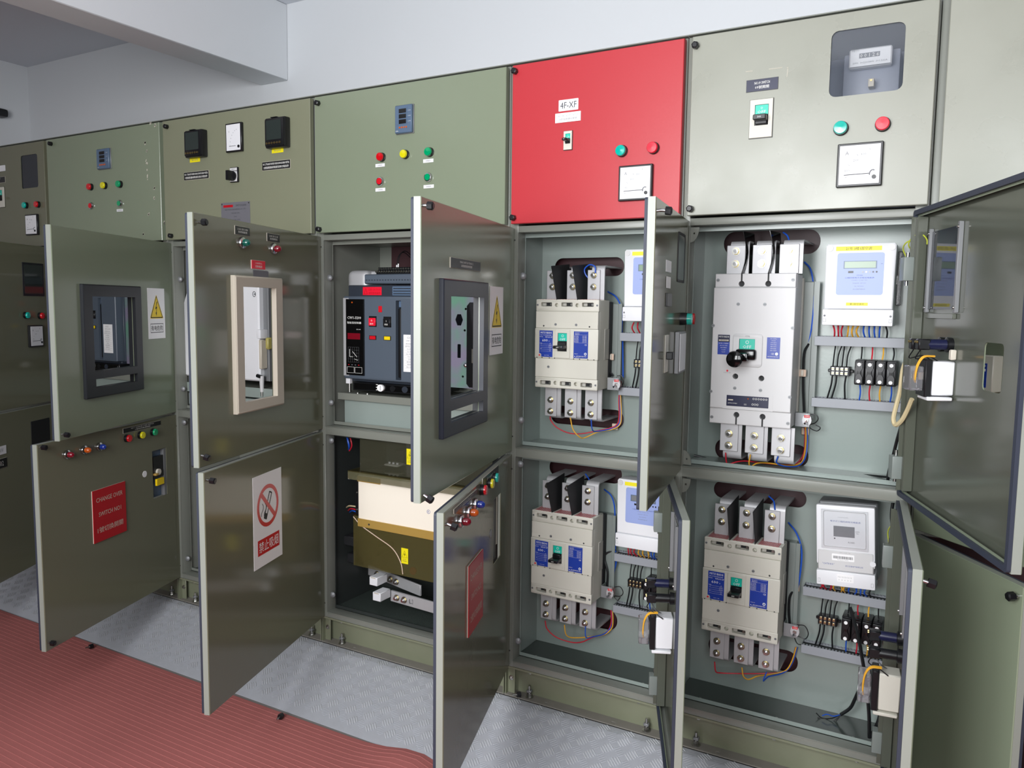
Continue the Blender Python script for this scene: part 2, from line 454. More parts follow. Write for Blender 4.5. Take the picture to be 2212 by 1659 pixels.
# ================================================================ the row of cabinets
S = [-.32, .5395, 1.4229, 2.3213, 3.2, 3.807, 4.4716, 5.30]
ZT, ZD, ZM0, ZM1, ZB0, ZB1 = 2.2, 1.667, .874, .908, .112, .136
CABL = ['far left green switchgear cabinet with a dark oblong upper window',
        'green switchgear cabinet with scratched upper door, second from the left',
        'green switchgear cabinet with two black power meters on the upper door',
        'green switchgear cabinet with one blue-grey meter above five red, yellow and green buttons',
        'narrow green switchgear cabinet with a red upper door',
        'grey-green switchgear cabinet with a rounded meter window in the upper door',
        'plain grey-green switchgear cabinet at the right edge of the row']
CAB = []; FRAME = []
def box_lip(b, x0, x1, y, z0, z1, w, t, m):
    """thin rectangular ring facing -y"""
    b.plate(rrect(x0, x1, z0, z1), [rrect(x0 + w, x1 - w, z0 + w, z1 - w)], y, y + t, m)
for i in range(7):
    xl, xr = S[i], S[i + 1]
    c = thing('switchgear_cabinet', (xl, 0, 0), CABL[i], 'electrical cabinet', 'switchgear cabinets in one row')
    CAB.append(c)
    lw = .0235 if i == 5 else .035
    rw = .035
    zm = (.79, .82) if i == 6 else (ZM0, ZM1)
    b = MB()
    b.box(xl + .0006, xl + lw, 0, .05, ZB0, ZT - .004, 'frame_grey', .0035, 2)
    b.box(xr - rw, xr - .0006, 0, .05, ZB0, ZT - .004, 'frame_grey', .0035, 2)
    for z0, z1 in ((ZB0, ZB1), zm, (1.645, ZD), (ZT - .03, ZT - .004)):
        b.box(xl + lw - .003, xr - rw + .003, .0008, .05, z0, z1, 'frame_grey', .003, 2)
    # raised edge on the stile beside the openings
    for z0, z1 in ((ZB1, zm[0]), (zm[1], 1.645)):
        b.box(xl + lw - .003, xl + lw + .0005, -.003, .006, z0, z1, 'frame_grey', .001)
        b.box(xl + lw, xr - rw, -.003, .004, z0 - .002, z0 + .001, 'frame_grey', .001)
    for z in (z0 for z0 in (1.62, .945, .83, .17) if i not in (0, 6)):
        b.cyl((xl + lw - .014, .001, z), (xl + lw - .014, -.0004, z), .0028, 'black_soft', 10)
    FRAME.append(b.build('frame', c))
    # plinth
    b = MB()
    b.box(xl + .001, xr - .001, .044, .047, .004, .108, 'plinth_paint')
    b.box(xl + .001, xr - .001, .0, .047, .105, .1115, 'plinth_paint')
    b.T = Matrix.Rotation(R(-90), 4, 'X')
    b.plate(rrect(xl + .001, xr - .001, .0, .0455), [circ(xl + q, .016, .009, 14, .0045) for q in (.165, (xr - xl) - .19)], -.005, -.0005, 'dust_grey')
    b.T = None
    b.box(xl + .003, xl + .034, .018, .021, .005, .105, 'plinth_paint', .001)
    b.box(xl + .003, xl + .006, .002, .044, .005, .105, 'plinth_paint')
    b.box(xr - .006, xr - .003, .002, .044, .005, .105, 'plinth_paint')
    b.build('plinth', c)
    for q in (.02,):
        b = MB(); b.lathe([(0, .009), (.003, .009), (.0035, .0065), (.007, .006), (.009, .002)], (xl + q, .018, .062), (0, -1, 0), 'steel', 14)
        b.build('plinth_bolt', c)
    for q in (.092, (xr - xl) - .075):
        b = MB(); x = xl + q
        b.cyl((x, .022, .005), (x, .022, .008), .014, 'steel', 16); b.cyl((x, .022, .008), (x, .022, .02), .0085, 'steel', 6)
        b.cyl((x, .022, .02), (x, .022, .047), .0045, 'steel', 10); b.box(x - .009, x + .009, .014, .03, .022, .032, 'steel_matte', .002)
        b.build('anchor_bolt', c)
    for q in (.1, (xr - xl) / 2, (xr - xl) - .1):
        b = MB(); b.cyl((xl + q, .012, .1055), (xl + q, .012, .098), .0055, 'steel', 6); b.build('plinth_bolt', c)
    for q, z in ((0, 1.50), (1, 1.0), (2, .845), (3, .20)):
        if i in (3, 4, 2): b = MB(); b.lathe([(0, .012), (.004, .012), (.007, .009), (.009, .003)], (xl + lw + .0045, .028, z), (.35, -1, 0), 'steel_matte', 14); b.build('latch_keeper', c)
    if i == 5:
        for z, zz in ((1.640, -1), (.912, 1), (.868, -1)):
            b = MB(); pts = [(xl + lw, z), (xl + lw + .026, z)] + [(xl + lw + .026 * math.cos(R(a)), z + zz * .045 * math.sin(R(a))) for a in range(15, 91, 15)]
            b.plate(pts, [circ(xl + lw + .011, z + zz * .018, .003, 10)], .006, .009, 'frame_grey'); b.build('corner_gusset', c)
    # sheet metal housing
    b = MB()
    for x in (xl + .0005, xr - .0025):
        b.box(x, x + .002, .0515, .775, .1125, ZT - .003, 'frame_grey')
    b.box(xl + .001, xr - .001, -.012, .776, ZT - .002, ZT + .001, 'frame_grey')
    b.box(xl + .003, xr - .003, .773, .775, .1125, ZT - .003, 'frame_grey')
    b.build('housing', c)

DOORS = {}
def door(ci, name, z0, z1, ang=0, L=None, side=1, m='olive', holes=(), mi=None, key=None, knobs=(), hx=None):
    """sheet steel door; side 1 = hinged on the right, -1 = on the left. Local x runs from the hinge."""
    xl, xr = S[ci], S[ci + 1]
    hx = (xr - .004 if side == 1 else xl + .02) if hx is None else hx
    L = (xr - xl - .024) if L is None else L
    xa, xb = (-L, -.0005) if side == 1 else (.0005, L)
    b = MB()
    b.plate(rrect(xa, xb, z0, z1), list(holes), -.024, -.0215, m, cham=.0018)
    mi = mi or m
    rx0, rx1, rz0, rz1 = xa, xb, z0, z1
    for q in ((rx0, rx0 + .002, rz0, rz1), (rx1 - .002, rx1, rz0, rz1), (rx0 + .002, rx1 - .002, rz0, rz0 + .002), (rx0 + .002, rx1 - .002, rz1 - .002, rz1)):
        b.box(q[0], q[1], -.0215, -.004, q[2], q[3], m if not ang else 'rim_lit')
    box_lip(b, rx0 + .002, rx1 - .002, -.006, rz0 + .002, rz1 - .002, .016, .002, m)
    if mi != m:
        b.plate(rrect(xa + .003, xb - .003, z0 + .003, z1 - .003), list(holes), -.0212, -.0206, mi)
    o = b.build('door', CAB[ci], world=False, origin=(0, 0, 0))
    o.location = Vector((hx - S[ci], -.003, 0)); o.rotation_euler = (0, 0, R(ang) * side)
    g = MB()
    if ang:
        g.plate(rrect(rx0 + .0005, rx1 - .0005, rz0 + .0005, rz1 - .0005, .008), [rrect(rx0 + .013, rx1 - .013, rz0 + .013, rz1 - .013, .005)], -.0035, .004, 'gasket')
    else:
        g.plate(rrect(rx0 + .003, rx1 - .003, rz0 + .003, rz1 - .003, .004), [rrect(rx0 + .014, rx1 - .014, rz0 + .014, rz1 - .014, .003)], -.0035, .0025, 'gasket')
    g.build('gasket', o, world=False)
    fr = Fr(hx, -.003, R(ang) * side, -.024)
    for kn in knobs:
        # kn = (px, py, droop)
        x, z = fr.p(kn[0], kn[1], -.036)
        x = max(xa + .012, min(xb - .012, x))
        k = MB(); d = Vector((0, -1, -kn[2])).normalized()
        p = Vector((x, -.0238, z + kn[2] * .012))
        if kn[2] > .05 or ang: k.cyl(p - d * .0, p + d * .014, .0042, 'chrome', 10); s = .012
        else: k.cyl(p, p + d * .006, .005, 'black', 10); s = .003
        k.cyl(p + d * s, p + d * (s + .014), .0105, 'black', 6); k.cyl(p + d * (s + .014), p + d * (s + .0165), .0105, 'black', 6, r2=.007)
        k.build('door_knob', o, world=False)
    DOORS[key or (ci, name)] = (o, fr)
    return o, fr
# ================================================================ instruments carried by the doors
FY = -.024
def dlocal(b, name, d, label=None):
    o = b.build(name, d, world=False)
    if label: o['label'] = label
    return o
def lamp(d, fr, px, py, m, kind='flat', out=None, r=.0165, label=None):
    """kind flat = collar and cap, ring = chrome ring push button, dome = chrome collar with bullet lens"""
    out = {'flat': .018, 'ring': .012, 'dome': .004}[kind] if out is None else out
    x, z = fr.p(px, py, FY - out); c = Vector((x, FY, z)); n = (0, -1, 0); b = MB()
    if kind == 'flat':
        b.lathe([(0, r), (.004, r), (.0045, r * .95), (.012, r * .93)], c, n, 'black', 22)
        b.lathe([(.012, r * .9), (.018, r * .88), (.0195, r * .8), (.0195, r * .78), (.021, .002)], c, n, m, 22)
    elif kind == 'ring':
        b.lathe([(0, r), (.006, r), (.009, r * .9), (.0095, r * .8)], c, n, 'chrome', 22)
        b.lathe([(.0095, r * .72), (.011, r * .7), (.0112, .002)], c, n, m, 22)
    else:
        b.lathe([(0, r * 1.05), (.004, r * 1.1), (.010, r), (.013, r * .72)], c, n, 'chrome', 22)
        b.lathe([(.013, r * .66), (.024, r * .66), (.030, r * .5), (.033, r * .2), (.0335, .0004)], c, n, m, 20)
    return dlocal(b, 'push_button' if kind == 'ring' else 'indicator_lamp', d, label)
def plate_on(d, fr, x0, y0, x1, y1, m, th=.002, lines=(), name='nameplate', r=0, edge=None, tm='text_white', label=None, back=False):
    a = fr.rc(x0, y0, x1, y1, FY - th); b = MB()
    if edge: b.plate(rrect(a[0], a[1], a[2], a[3], r), [], FY - th * .6, FY + .0002, edge); b.plate(rrect(a[0] + .001, a[1] - .001, a[2] + .001, a[3] - .001, r), [], FY - th, FY - th * .6, m)
    else: b.plate(rrect(a[0], a[1], a[2], a[3], r), [], FY - th, FY + .0002, m)
    H = a[3] - a[2]; W_ = a[1] - a[0]; cx = (a[0] + a[1]) / 2
    for s_, fz, fh, fw in lines:
        b.text(s_, cx, a[2] + H * fz, FY - th - .0002, H * fh, tm, width=W_ * fw)
    return dlocal(b, name, d, label)
def ammeter(d, fr, x0, y0, x1, y1, nums=('50', '100', '150'), label=None):
    a = fr.rc(x0, y0, x1, y1, FY - .01); b = MB(); w = a[1] - a[0]; h = a[3] - a[2]; t = .012
    b.box(a[0], a[1], FY - t, FY, a[2], a[3], 'black', .002)
    e = .055 * w; y = FY - t
    b.box(a[0] + e, a[1] - e, y - .0012, y, a[2] + e, a[3] - e, 'white', .0008)
    X = lambda f: a[0] + w * f
    Z = lambda f: a[2] + h * f
    ty = y - .0015
    b.text('A', X(.22), Z(.77), ty, h * .085, 'text_grey')
    for s_, fx, fz in zip(nums, (.24, .42, .58), (.37, .6, .73)): b.text(s_, X(fx), Z(fz), ty, h * .055, 'text_grey')
    for q in range(4):
        an = R(182 - 27 * q); rx = .64 * w; cx, cz = X(.83), Z(.24)
        p = Vector((cx + math.cos(an) * rx, ty, cz + math.sin(an) * rx)); p2 = Vector((cx + math.cos(an) * rx * .93, ty, cz + math.sin(an) * rx * .93))
        b.cyl(p, p2, .0006, 'text_grey', 4)
    b.cyl((X(.17), ty, Z(.275)), (X(.72), ty, Z(.285)), .0009, 'text_dark', 6)
    for q in range(9):
        t0, t1 = R(60 + q * 15), R(75 + q * 15)
        b.cyl((X(.8) + .07 * w * math.cos(t0), ty, Z(.27) + .09 * h * math.sin(t0)), (X(.8) + .07 * w * math.cos(t1), ty, Z(.27) + .09 * h * math.sin(t1)), .0016, 'text_grey', 5)
    b.cyl((X(.83), y - .001, Z(.2)), (X(.83), y - .004, Z(.2)), .048 * w, 'black', 14)
    return dlocal(b, 'ammeter', d, label)
def digital_meter(d, fr, x0, y0, x1, y1):
    a = fr.rc(x0, y0, x1, y1, FY - .012); b = MB(); w = a[1] - a[0]; h = a[3] - a[2]; y = FY - .014
    b.box(a[0] - .002, a[1] + .002, FY - .004, FY, a[2] - .002, a[3] + .002, 'steel_matte', .0015)
    b.box(a[0], a[1], y, FY - .003, a[2], a[3], 'meter_blue', .003)
    b.box(a[0] + .14 * w, a[0] + .74 * w, y - .0008, y, a[2] + .3 * h, a[3] - .1 * h, 'meter_blue', .0006)
    for q in range(3):
        z = a[2] + h * (.33 + q * .19)
        b.box(a[0] + .26 * w, a[0] + .68 * w, y - .0014, y - .0004, z, z + h * .15, 'black_gloss')
        b.text('V A W', a[0] + .86 * w, z + h * .07, y - .0004, h * .03, 'text_white')
    for q in range(4): b.cyl((a[0] + w * (.3 + q * .13), y, a[2] + .2 * h), (a[0] + w * (.3 + q * .13), y - .0015, a[2] + .2 * h), .043 * w, 'lamp_orange', 12)
    b.text('kWh', a[0] + .15 * w, a[2] + .08 * h, y - .0004, h * .04, 'text_white')
    return dlocal(b, 'digital_meter', d)
def power_meter(d, fr, x0, y0, x1, y1, label):
    a = fr.rc(x0, y0, x1, y1, FY - .03); b = MB(); w = a[1] - a[0]; h = a[3] - a[2]; y = FY - .036
    b.box(a[0], a[1], y + .006, FY, a[2], a[3], 'black', .006, 2)
    b.box(a[0] + .03 * w, a[1] - .03 * w, y, y + .012, a[2] + .05 * h, a[3] - .04 * h, 'black', .005, 2)
    b.box(a[0] + .12 * w, a[0] + .86 * w, y - .0008, y + .001, a[2] + .26 * h, a[3] - .1 * h, 'screen_dark')
    for q in range(6):
        x = a[0] + w * (.14 + q * .13)
        b.cyl((x, y, a[2] + .15 * h), (x, y - .0025, a[2] + .15 * h), .0045, 'brass', 10)
    b.box(a[0] + .3 * w, a[0] + .62 * w, y + .002, y + .02, a[3] - .01 * h, a[3] + .012 * h, 'black', .002)
    return dlocal(b, 'power_meter', d, label)
def breaker_front(d, fr, x0, y0, x1, y1, num, handle_w=.6):
    a = fr.rc(x0, y0, x1, y1, FY - .004); b = MB(); w = a[1] - a[0]; h = a[3] - a[2]; y = FY - .006
    X = lambda f: a[0] + w * f
    Z = lambda f: a[2] + h * f
    b.box(a[0] - .0015, a[1] + .0015, FY - .0015, FY, a[2] - .0015, a[3] + .0015, 'black')
    b.plate(rrect(a[0], a[1], a[2], a[3], .001), [rrect(X(.22), X(.82), Z(.32), Z(.86))], y, FY, 'beige', cham=.0008)
    b.box(X(.22), X(.82), FY - .002, FY - .0016, Z(.32), Z(.86), 'black_gloss')
    b.box(X(.24), X(.8), FY - .005, FY - .0018, Z(.6), Z(.85), 'teal')
    b.text('OFF', X(.52), Z(.67), FY - .0053, h * .07, 'white', width=w * .36)
    b.text('O', X(.52), Z(.77), FY - .0053, h * .06, 'white')
    b.box(X(.24), X(.8), FY - .034, FY - .002, Z(.42), Z(.56), 'black', .002)
    b.box(X(.26), X(.78), FY - .012, FY - .002, Z(.34), Z(.6), 'black', .002)
    b.text(num, X(.52), Z(.49), FY - .0343, h * .045, 'white')
    return dlocal(b, 'breaker_handle', d)
def glass_pane(d, fr, a, back=False):
    b = MB(); b.plate(rrect(a[0] - .01, a[1] + .01, a[2] - .01, a[3] + .01, .004), [], -.0200, -.0175, 'glass')
    return dlocal(b, 'window_pane', d)
def df(ci, ang=0, side=1, hx=None):
    hx = (S[ci + 1] - .004 if side == 1 else S[ci] + .02) if hx is None else hx
    return Fr(hx, -.003, R(ang) * side, -.024)

# ================================================================ closed upper doors
ZU0, ZU1 = 1.672, 2.188
# cabinet 1 (far left)
f = df(0); wa = f.rc(44, 337, 83, 404)
d, f = door(0, 'door', ZU0, ZU1, holes=[rrect(*wa, .012)], m='olive_shaded')
glass_pane(d, f, wa)
lamp(d, f, 50, 443, 'lamp_teal'); lamp(d, f, 76, 441, 'lamp_red')
ammeter(d, f, 54, 464, 82, 507)
plate_on(d, f, -30, 362, 11, 369, 'white', r=.003, name='label_sticker')
plate_on(d, f, -30, 386, 11, 394, 'black', edge='tag_tan', lines=[('NO.1 SWITCH', .7, .25, .5)])
breaker_front(d, f, -12, 406, 10, 447, '400')
# cabinet 2
d, f = door(1, 'door', ZU0, ZU1, knobs=[(107, 310, 0)])
digital_meter(d, f, 208, 323, 236, 363)
for px, py, m_, k_ in ((190, 403, 'lamp_red', 'flat'), (220, 400, 'lamp_yellow', 'flat'), (253, 397, 'lamp_green', 'flat'), (193, 444, 'red', 'ring'), (255, 439, 'lamp_green', 'ring')):
    lamp(d, f, px, py, m_, k_)
plate_on(d, f, 252, 452, 265, 456.5, 'white', name='label_sticker', lines=[('合闸按钮', .5, .5, .7)], tm='text_grey')
# paint scratches of this door
b = MB(); rs = random.Random(3)
for px, py, w_, h_ in ((317, 353, .012, .03), (314, 309, .01, .008), (318, 378, .004, .05), (333, 407, .008, .006), (333, 428, .006, .008), (321, 462, .006, .012), (309, 506, .01, .006), (326, 266, .02, .006), (335, 270, .008, .01), (355, 480, .004, .02), (317, 326, .006, .006)):
    x, z = f.p(px, py, FY)
    for q in range(5):
        u = x + (rs.random() - .5) * w_; v = z + (rs.random() - .5) * h_; s_ = .0015 + rs.random() * .002
        b.plate([(u - s_, v - s_ * 1.6), (u + s_ * .8, v - s_), (u + s_, v + s_ * 1.9), (u - s_ * .6, v + s_)], [], FY - .0003, FY + .0001, 'tag_tan')
dlocal(b, 'paint_scratches', d, 'bare pale chips in the paint')
# cabinet 3
d, f = door(2, 'door', ZU0, ZU1, m='olive_brown', knobs=[(357, 273, 0), (367, 509, 0)])
power_meter(d, f, 398, 283, 437, 337, 'black power meter at the left of the door')
power_meter(d, f, 572, 256, 616, 316, 'black power meter at the right of the door')
# white faced meter
a = f.rc(487, 268, 523, 326, FY - .01); b = MB(); w_ = a[1] - a[0]; h_ = a[3] - a[2]
b.box(a[0], a[1], FY - .012, FY, a[2], a[3], 'black', .002); b.box(a[0] + .07 * w_, a[1] - .07 * w_, FY - .0135, FY - .012, a[2] + .05 * h_, a[3] - .05 * h_, 'white', .001)
b.text('V', a[0] + .25 * w_, a[2] + .7 * h_, FY - .0138, h_ * .06, 'text_grey'); b.cyl((a[0] + .25 * w_, FY - .0136, a[2] + .2 * h_), (a[0] + .65 * w_, FY - .0136, a[2] + .2 * h_), .0009, 'text_dark', 5)
b.cyl((a[0] + .84 * w_, FY - .013, a[2] + .17 * h_), (a[0] + .84 * w_, FY - .016, a[2] + .17 * h_), .006, 'black', 12)
for q in range(7):
    t = R(100 + q * 13); b.box(a[0] + w_ * (.8 + .5 * math.cos(t)) - .001, a[0] + w_ * (.8 + .5 * math.cos(t)) + .001, FY - .0137, FY - .0134, a[2] + h_ * (.2 + .55 * math.sin(t)), a[2] + h_ * (.2 + .55 * math.sin(t)) + .003, 'text_grey')
dlocal(b, 'voltmeter', d)
plate_on(d, f, 410, 342, 432, 349, 'yellow_tape', th=.0008, name='label_sticker', lines=[('40-10号', .5, .45, .6)], tm='text_grey')
plate_on(d, f, 587, 321, 612, 328.5, 'yellow_tape', th=.0008, name='label_sticker', lines=[('40-20号', .5, .45, .6)], tm='text_grey')
plate_on(d, f, 397, 373, 451, 385, 'black', edge='tag_tan', lines=[('NO.1 TRANSFORMER MAIN KWH·KVARH METER', .7, .24, .93), ('1號變壓器總電度及無功電度表', .3, .28, .9)])
plate_on(d, f, 566, 350.5, 627, 363, 'black', edge='tag_tan', lines=[('NO.2 TRANSFORMER MAIN KWH·KVARH METER', .7, .24, .93), ('2號變壓器總電度及無功電度表', .3, .28, .9)])
a = f.rc(496, 362, 514, 393, FY - .008); b = MB(); w_ = a[1] - a[0]; h_ = a[3] - a[2]; cx = (a[0] + a[1]) / 2; cz = a[2] + .4 * h_
b.box(a[0], a[1], FY - .009, FY, a[2], a[3], 'black', .002)
b.box(a[0] + .003, a[1] - .003, FY - .0105, FY - .009, a[2] + .003, a[2] + .72 * h_, 'cream_white', .0006); b.box(a[0] + .003, a[1] - .003, FY - .0105, FY - .009, a[2] + .76 * h_, a[3] - .003, 'cream_white', .0006)
b.cyl((cx, FY - .01, cz), (cx, FY - .016, cz), .019, 'black', 20); b.box(cx - .008, cx + .008, FY - .045, FY - .015, cz - .02, cz + .02, 'black', .003, 2)
b.text('SELECT', cx, a[2] + .86 * h_, FY - .0108, h_ * .06, 'text_dark'); dlocal(b, 'rotary_switch', d)
a = f.rc(478, 439, 541, 484, FY); zz = a[3]; b = MB()
b.plate(rrect(a[0], a[1], zz - .115, zz, .002), [], FY - .0015, FY, 'sign_grey')
W_ = a[1] - a[0]; cx = (a[0] + a[1]) / 2
b.box(a[0] + .014, a[0] + W_ * .42, FY - .0018, FY - .0012, zz - .02, zz - .01, 'red_sign')
b.text('SWITCHGEAR', a[0] + W_ * .7, zz - .014, FY - .0018, .007, 'text_dark'); b.text('ELECTRICAL ENGINEERING CO., LTD', cx, zz - .03, FY - .0018, .006, 'text_dark', maxw=W_ * .85)
for q, t_ in enumerate(('TYPE 380V 50Hz', 'IP 4X', 'SERIAL NO. DATE', 'STANDARD IEC')): b.text(t_, cx, zz - .045 - q * .014, FY - .0018, .005, 'text_dark')
for sx in (a[0] + .006, a[1] - .006):
    for sz in (zz - .006, zz - .109): b.lathe([(0, .004), (.002, .003), (.0025, .0005)], (sx, FY - .0015, sz), (0, -1, 0), 'steel', 10)
dlocal(b, 'data_plate', d)
# cabinet 4
d, f = door(3, 'door', ZU0, ZU1, knobs=[(684, 222, 0), (687, 495, 0)])
digital_meter(d, f, 853, 229, 890, 285)
for px, py, m_, k_ in ((819, 338, 'lamp_red', 'flat'), (870, 332, 'lamp_yellow', 'flat'), (923, 327, 'lamp_green', 'flat'), (818, 391, 'red', 'ring'), (922, 382, 'lamp_green', 'ring')):
    lamp(d, f, px, py, m_, k_)
for r_, t_ in (((811, 354.5, 831, 359.5), '分闸指示'), ((914, 344.5, 936, 350), '合闸指示'), ((811, 407, 832, 412.5), '分闸按钮'), ((915, 400, 937, 405.5), '合闸按钮')):
    plate_on(d, f, *r_, 'white', th=.001, name='label_sticker', lines=[(t_, .5, .45, .5)], tm='text_grey')
# cabinet 5, red
d, f = door(4, 'door', ZU0, ZU1, m='red_paint', knobs=[(1110, 153, 0), (1106, 470, 0)])
plate_on(d, f, 1207, 217, 1249, 236, 'white', r=.002, th=.0012, name='label_sticker', lines=[('4F-XF', .5, .55, .82)], tm='text_dark')
plate_on(d, f, 1199.5, 246, 1254, 260, 'paper', th=.003, lines=[('FIRE SERVICE DEPT SWITCH', .68, .2, .8), ('消防服務專用開關', .32, .24, .72)], tm='text_grey')
breaker_front(d, f, 1218, 284, 1235, 322.5, '125')
lamp(d, f, 1339.5, 324.5, 'lamp_teal', r=.0185); lamp(d, f, 1408, 318, 'pink_red', r=.0185)
ammeter(d, f, 1337, 359, 1408, 431)
# cabinet 6
f = df(5); wa = f.rc(1797, 68, 1949, 196); wa = (wa[0], wa[1], wa[2] + .003, wa[3] - .001)
d, f = door(5, 'door', ZU0, ZU1, m='olive_pale', holes=[rrect(*wa, .018)], knobs=[(1497, 98, 0), (1486, 451, 0)])
b = MB(); b.plate(rrect(wa[0] - .01, wa[1] + .01, wa[2] - .01, wa[3] + .01, .004), [], -.0200, -.0175, 'glass'); dlocal(b, 'window_pane', d)
plate_on(d, f, 1612.5, 174, 1680.5, 192, 'navy', edge='black', lines=[('NO.09 SWITCH', .68, .22, .48), ('09號開關', .33, .26, .44)])
breaker_front(d, f, 1621, 217, 1667, 295, '300')
lamp(d, f, 1815, 275, 'lamp_teal', r=.0195); lamp(d, f, 1906, 266, 'pink_red', r=.0195)
ammeter(d, f, 1810, 312, 1904, 400, ('100', '200', '300'))
b = MB(); x, z = f.p(1655, 158, FY)
for (u0, v0, u1, v1) in ((1611, 155, 1626, 153.5), (1661, 149.5, 1690, 146), (1700, 146, 1703, 146), (1702, 148, 1700, 166)):
    p = f.p(u0, v0, FY); q = f.p(u1, v1, FY)
    b.cyl((p[0], FY - .0001, p[1]), (q[0], FY - .0001, q[1]), .0008, 'tag_tan', 5)
dlocal(b, 'glue_residue', d)
# cabinet 7
door(6, 'door', ZU0, ZU1, m='olive_pale', hx=None)
# ================================================================ compartments behind the open doors
def compartment(ci, z0, z1, D, holes=(), board=True, m='inner_paint', mf=None, xl=None, xr=None, inset=.0):
    c = CAB[ci]; xa = (S[ci] + .024 if ci != 5 else S[5] + .012) if xl is None else xl
    xb = S[ci + 1] - .024 if xr is None else xr
    b = MB()
    b.plate(rrect(xa, xb, z0, z1), list(holes), D, D + .002, m)
    b.build('back_panel', c)
    b = MB()
    b.box(xa - .0015, xa, .052, D, z0, z1, m); b.box(xb, xb + .0015, .052, D, z0, z1, m)
    b.box(xa, xb, .052, D, z1, z1 + .0015, m)
    box_lip(b, xa, xb, .051, z0, z1, .012, .0015, m)
    b.build('side_wall', c)
    b = MB(); b.box(xa + .001, xb - .001, .0525, D - .001, z0 - .0015, z0, mf or m)
    for q in (.12, .5, .85): b.lathe([(0, .006), (.003, .005), (.004, .001)], (xa + (xb - xa) * q, .068, z0), (0, 0, 1), 'steel', 12)
    b.build('shelf', c)
    if board and holes:
        xs = [p[0] for h in holes for p in h]; zs = [p[1] for h in holes for p in h]
        MB().box(min(xs) - .02, max(xs) + .03, D + .045, D + .05, max(z0 - .03, min(zs) - .03), min(z1 + .02, max(zs) + .03), 'maroon').build('insulating_board', c)
YP = .20   # depth of the mounting plates
def oval(px0, py0, px1, py1, y=YP, r=None):
    x0, z0 = WF.p(px0, py1, y); x1, z1 = WF.p(px1, py0, y)
    h = abs(z1 - z0) / 2
    return rrect(min(x0, x1), max(x0, x1), min(z0, z1), max(z0, z1), (r or h) * .96, 6)
def hole(px0, px1, pt, pb, r=.96):
    """oval opening: left and right ends, upper and lower edge at the right end"""
    x0 = WF.p(px0, pt, YP)[0]; x1, z1 = WF.p(px1, pt, YP); z0 = WF.p(px1, pb, YP)[1]
    return rrect(x0, x1, z0, z1, (z1 - z0) / 2 * r, 7)
compartment(4, .910, 1.643, YP, [hole(1199, 1349, 555, 596), hole(1190, 1348, 887, 928)])
compartment(4, .137, .872, YP, [hole(1187, 1344, 1007, 1047), hole(1180, 1334, 1321, 1365)], mf='inner_shaded')
compartment(5, .910, 1.643, YP, [hole(1565, 1774, 494, 548), hole(1545, 1747.5, 963, 1012)])
compartment(5, .137, .872, YP, [hole(1542, 1743, 1061, 1099), hole(1530, 1724.5, 1410, 1457)], mf='inner_shaded')
compartment(3, .910, 1.643, .36, m='frame_grey')
compartment(3, .137, .872, .36, m='bay_dark', mf='inner_shaded')
compartment(2, .910, 1.643, .36, m='frame_grey')
compartment(2, .137, .872, .36, m='frame_grey', mf='inner_shaded')
compartment(1, .910, 1.643, .36, m='frame_grey'); compartment(1, .137, .872, .36, m='frame_grey')
compartment(0, .910, 1.643, .36, m='frame_grey'); compartment(0, .137, .872, .36, m='frame_grey')
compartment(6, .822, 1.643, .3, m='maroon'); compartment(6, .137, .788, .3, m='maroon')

# ================================================================ opened doors
def reach(d, f):
    pass
def door_set(ci, ang, L, z0, z1, side=1, holes_px=(), **k):
    f = df(ci, ang, side, k.get('hx'))
    hs = []
    for h in holes_px:
        a = f.rc(*h[:4]); hs.append(rrect(a[0], a[1], a[2], a[3], h[4] if len(h) > 4 else 0))
    return door(ci, 'door', z0, z1, ang=ang, L=L, side=side, holes=hs, **k) + (hs,)
ZA0, ZA1, ZL0, ZL1 = .895, 1.660, .115, .882

def acb_window(ci, ang, L, tl, br, knobs):
    """door with a raised dark window frame with two openings"""
    f = df(ci, ang); a = f.rc(tl[0], tl[1], br[0], br[1], FY - .012); w = a[1] - a[0]; h = a[3] - a[2]
    up = (a[0] + .14 * w, a[1] - .12 * w, a[2] + .235 * h, a[3] - .105 * h); lo = (a[0] + .15 * w, a[1] - .12 * w, a[2] + .088 * h, a[2] + .165 * h)
    d, f = door(ci, 'door', ZA0, ZA1, ang=ang, L=L, holes=[rrect(*up), rrect(*lo)], m='olive', mi='door_inside', knobs=knobs)
    b = MB(); b.plate(rrect(a[0], a[1], a[2], a[3], .003), [rrect(*up), rrect(*lo)], FY - .014, FY, 'frame_dark' if ci == 3 else 'frame_black', cham=.002)
    b.plate(rrect(up[0] - .012, up[1] + .012, lo[2] - .01, up[3] + .012), [rrect(*up), rrect(*lo)], -.0205, -.004, 'frame_black')
    dlocal(b, 'window_frame', d)
    return d, f
# cabinet 1 doors
d, f, h = door_set(0, 118, .80, ZA0, ZA1, m='olive_shaded')
a = f.rc(46.5, 566, 95, 640)
b = MB(); b.box(a[0], a[1], FY - .003, FY, a[2], a[3], 'frame_black', .001); b.box(a[0] + .01, a[1] - .01, FY - .0035, FY - .003, a[2] + .01, a[3] - .01, 'screen_dark'); dlocal(b, 'window_pane', d)
lamp(d, f, 62, 681, 'lamp_teal'); lamp(d, f, 93, 682, 'lamp_red')
ammeter(d, f, 63, 703, 94, 748)
d, f, h = door_set(0, 119, .80, ZL0, ZL1, m='olive_shaded')
a = f.rc(66, 911, 108, 950)
b = MB(); b.box(a[0], a[1], FY - .002, FY, a[2], a[3], 'black_soft', .001); dlocal(b, 'window_pane', d)
plate_on(d, f, -12, 968, 14, 979, 'white', name='label_sticker', lines=[('380V', .5, .5, .5)], tm='text_grey')
plate_on(d, f, -12, 995, 16, 1008, 'black', edge='tag_tan', lines=[('NO.2', .5, .5, .4)])
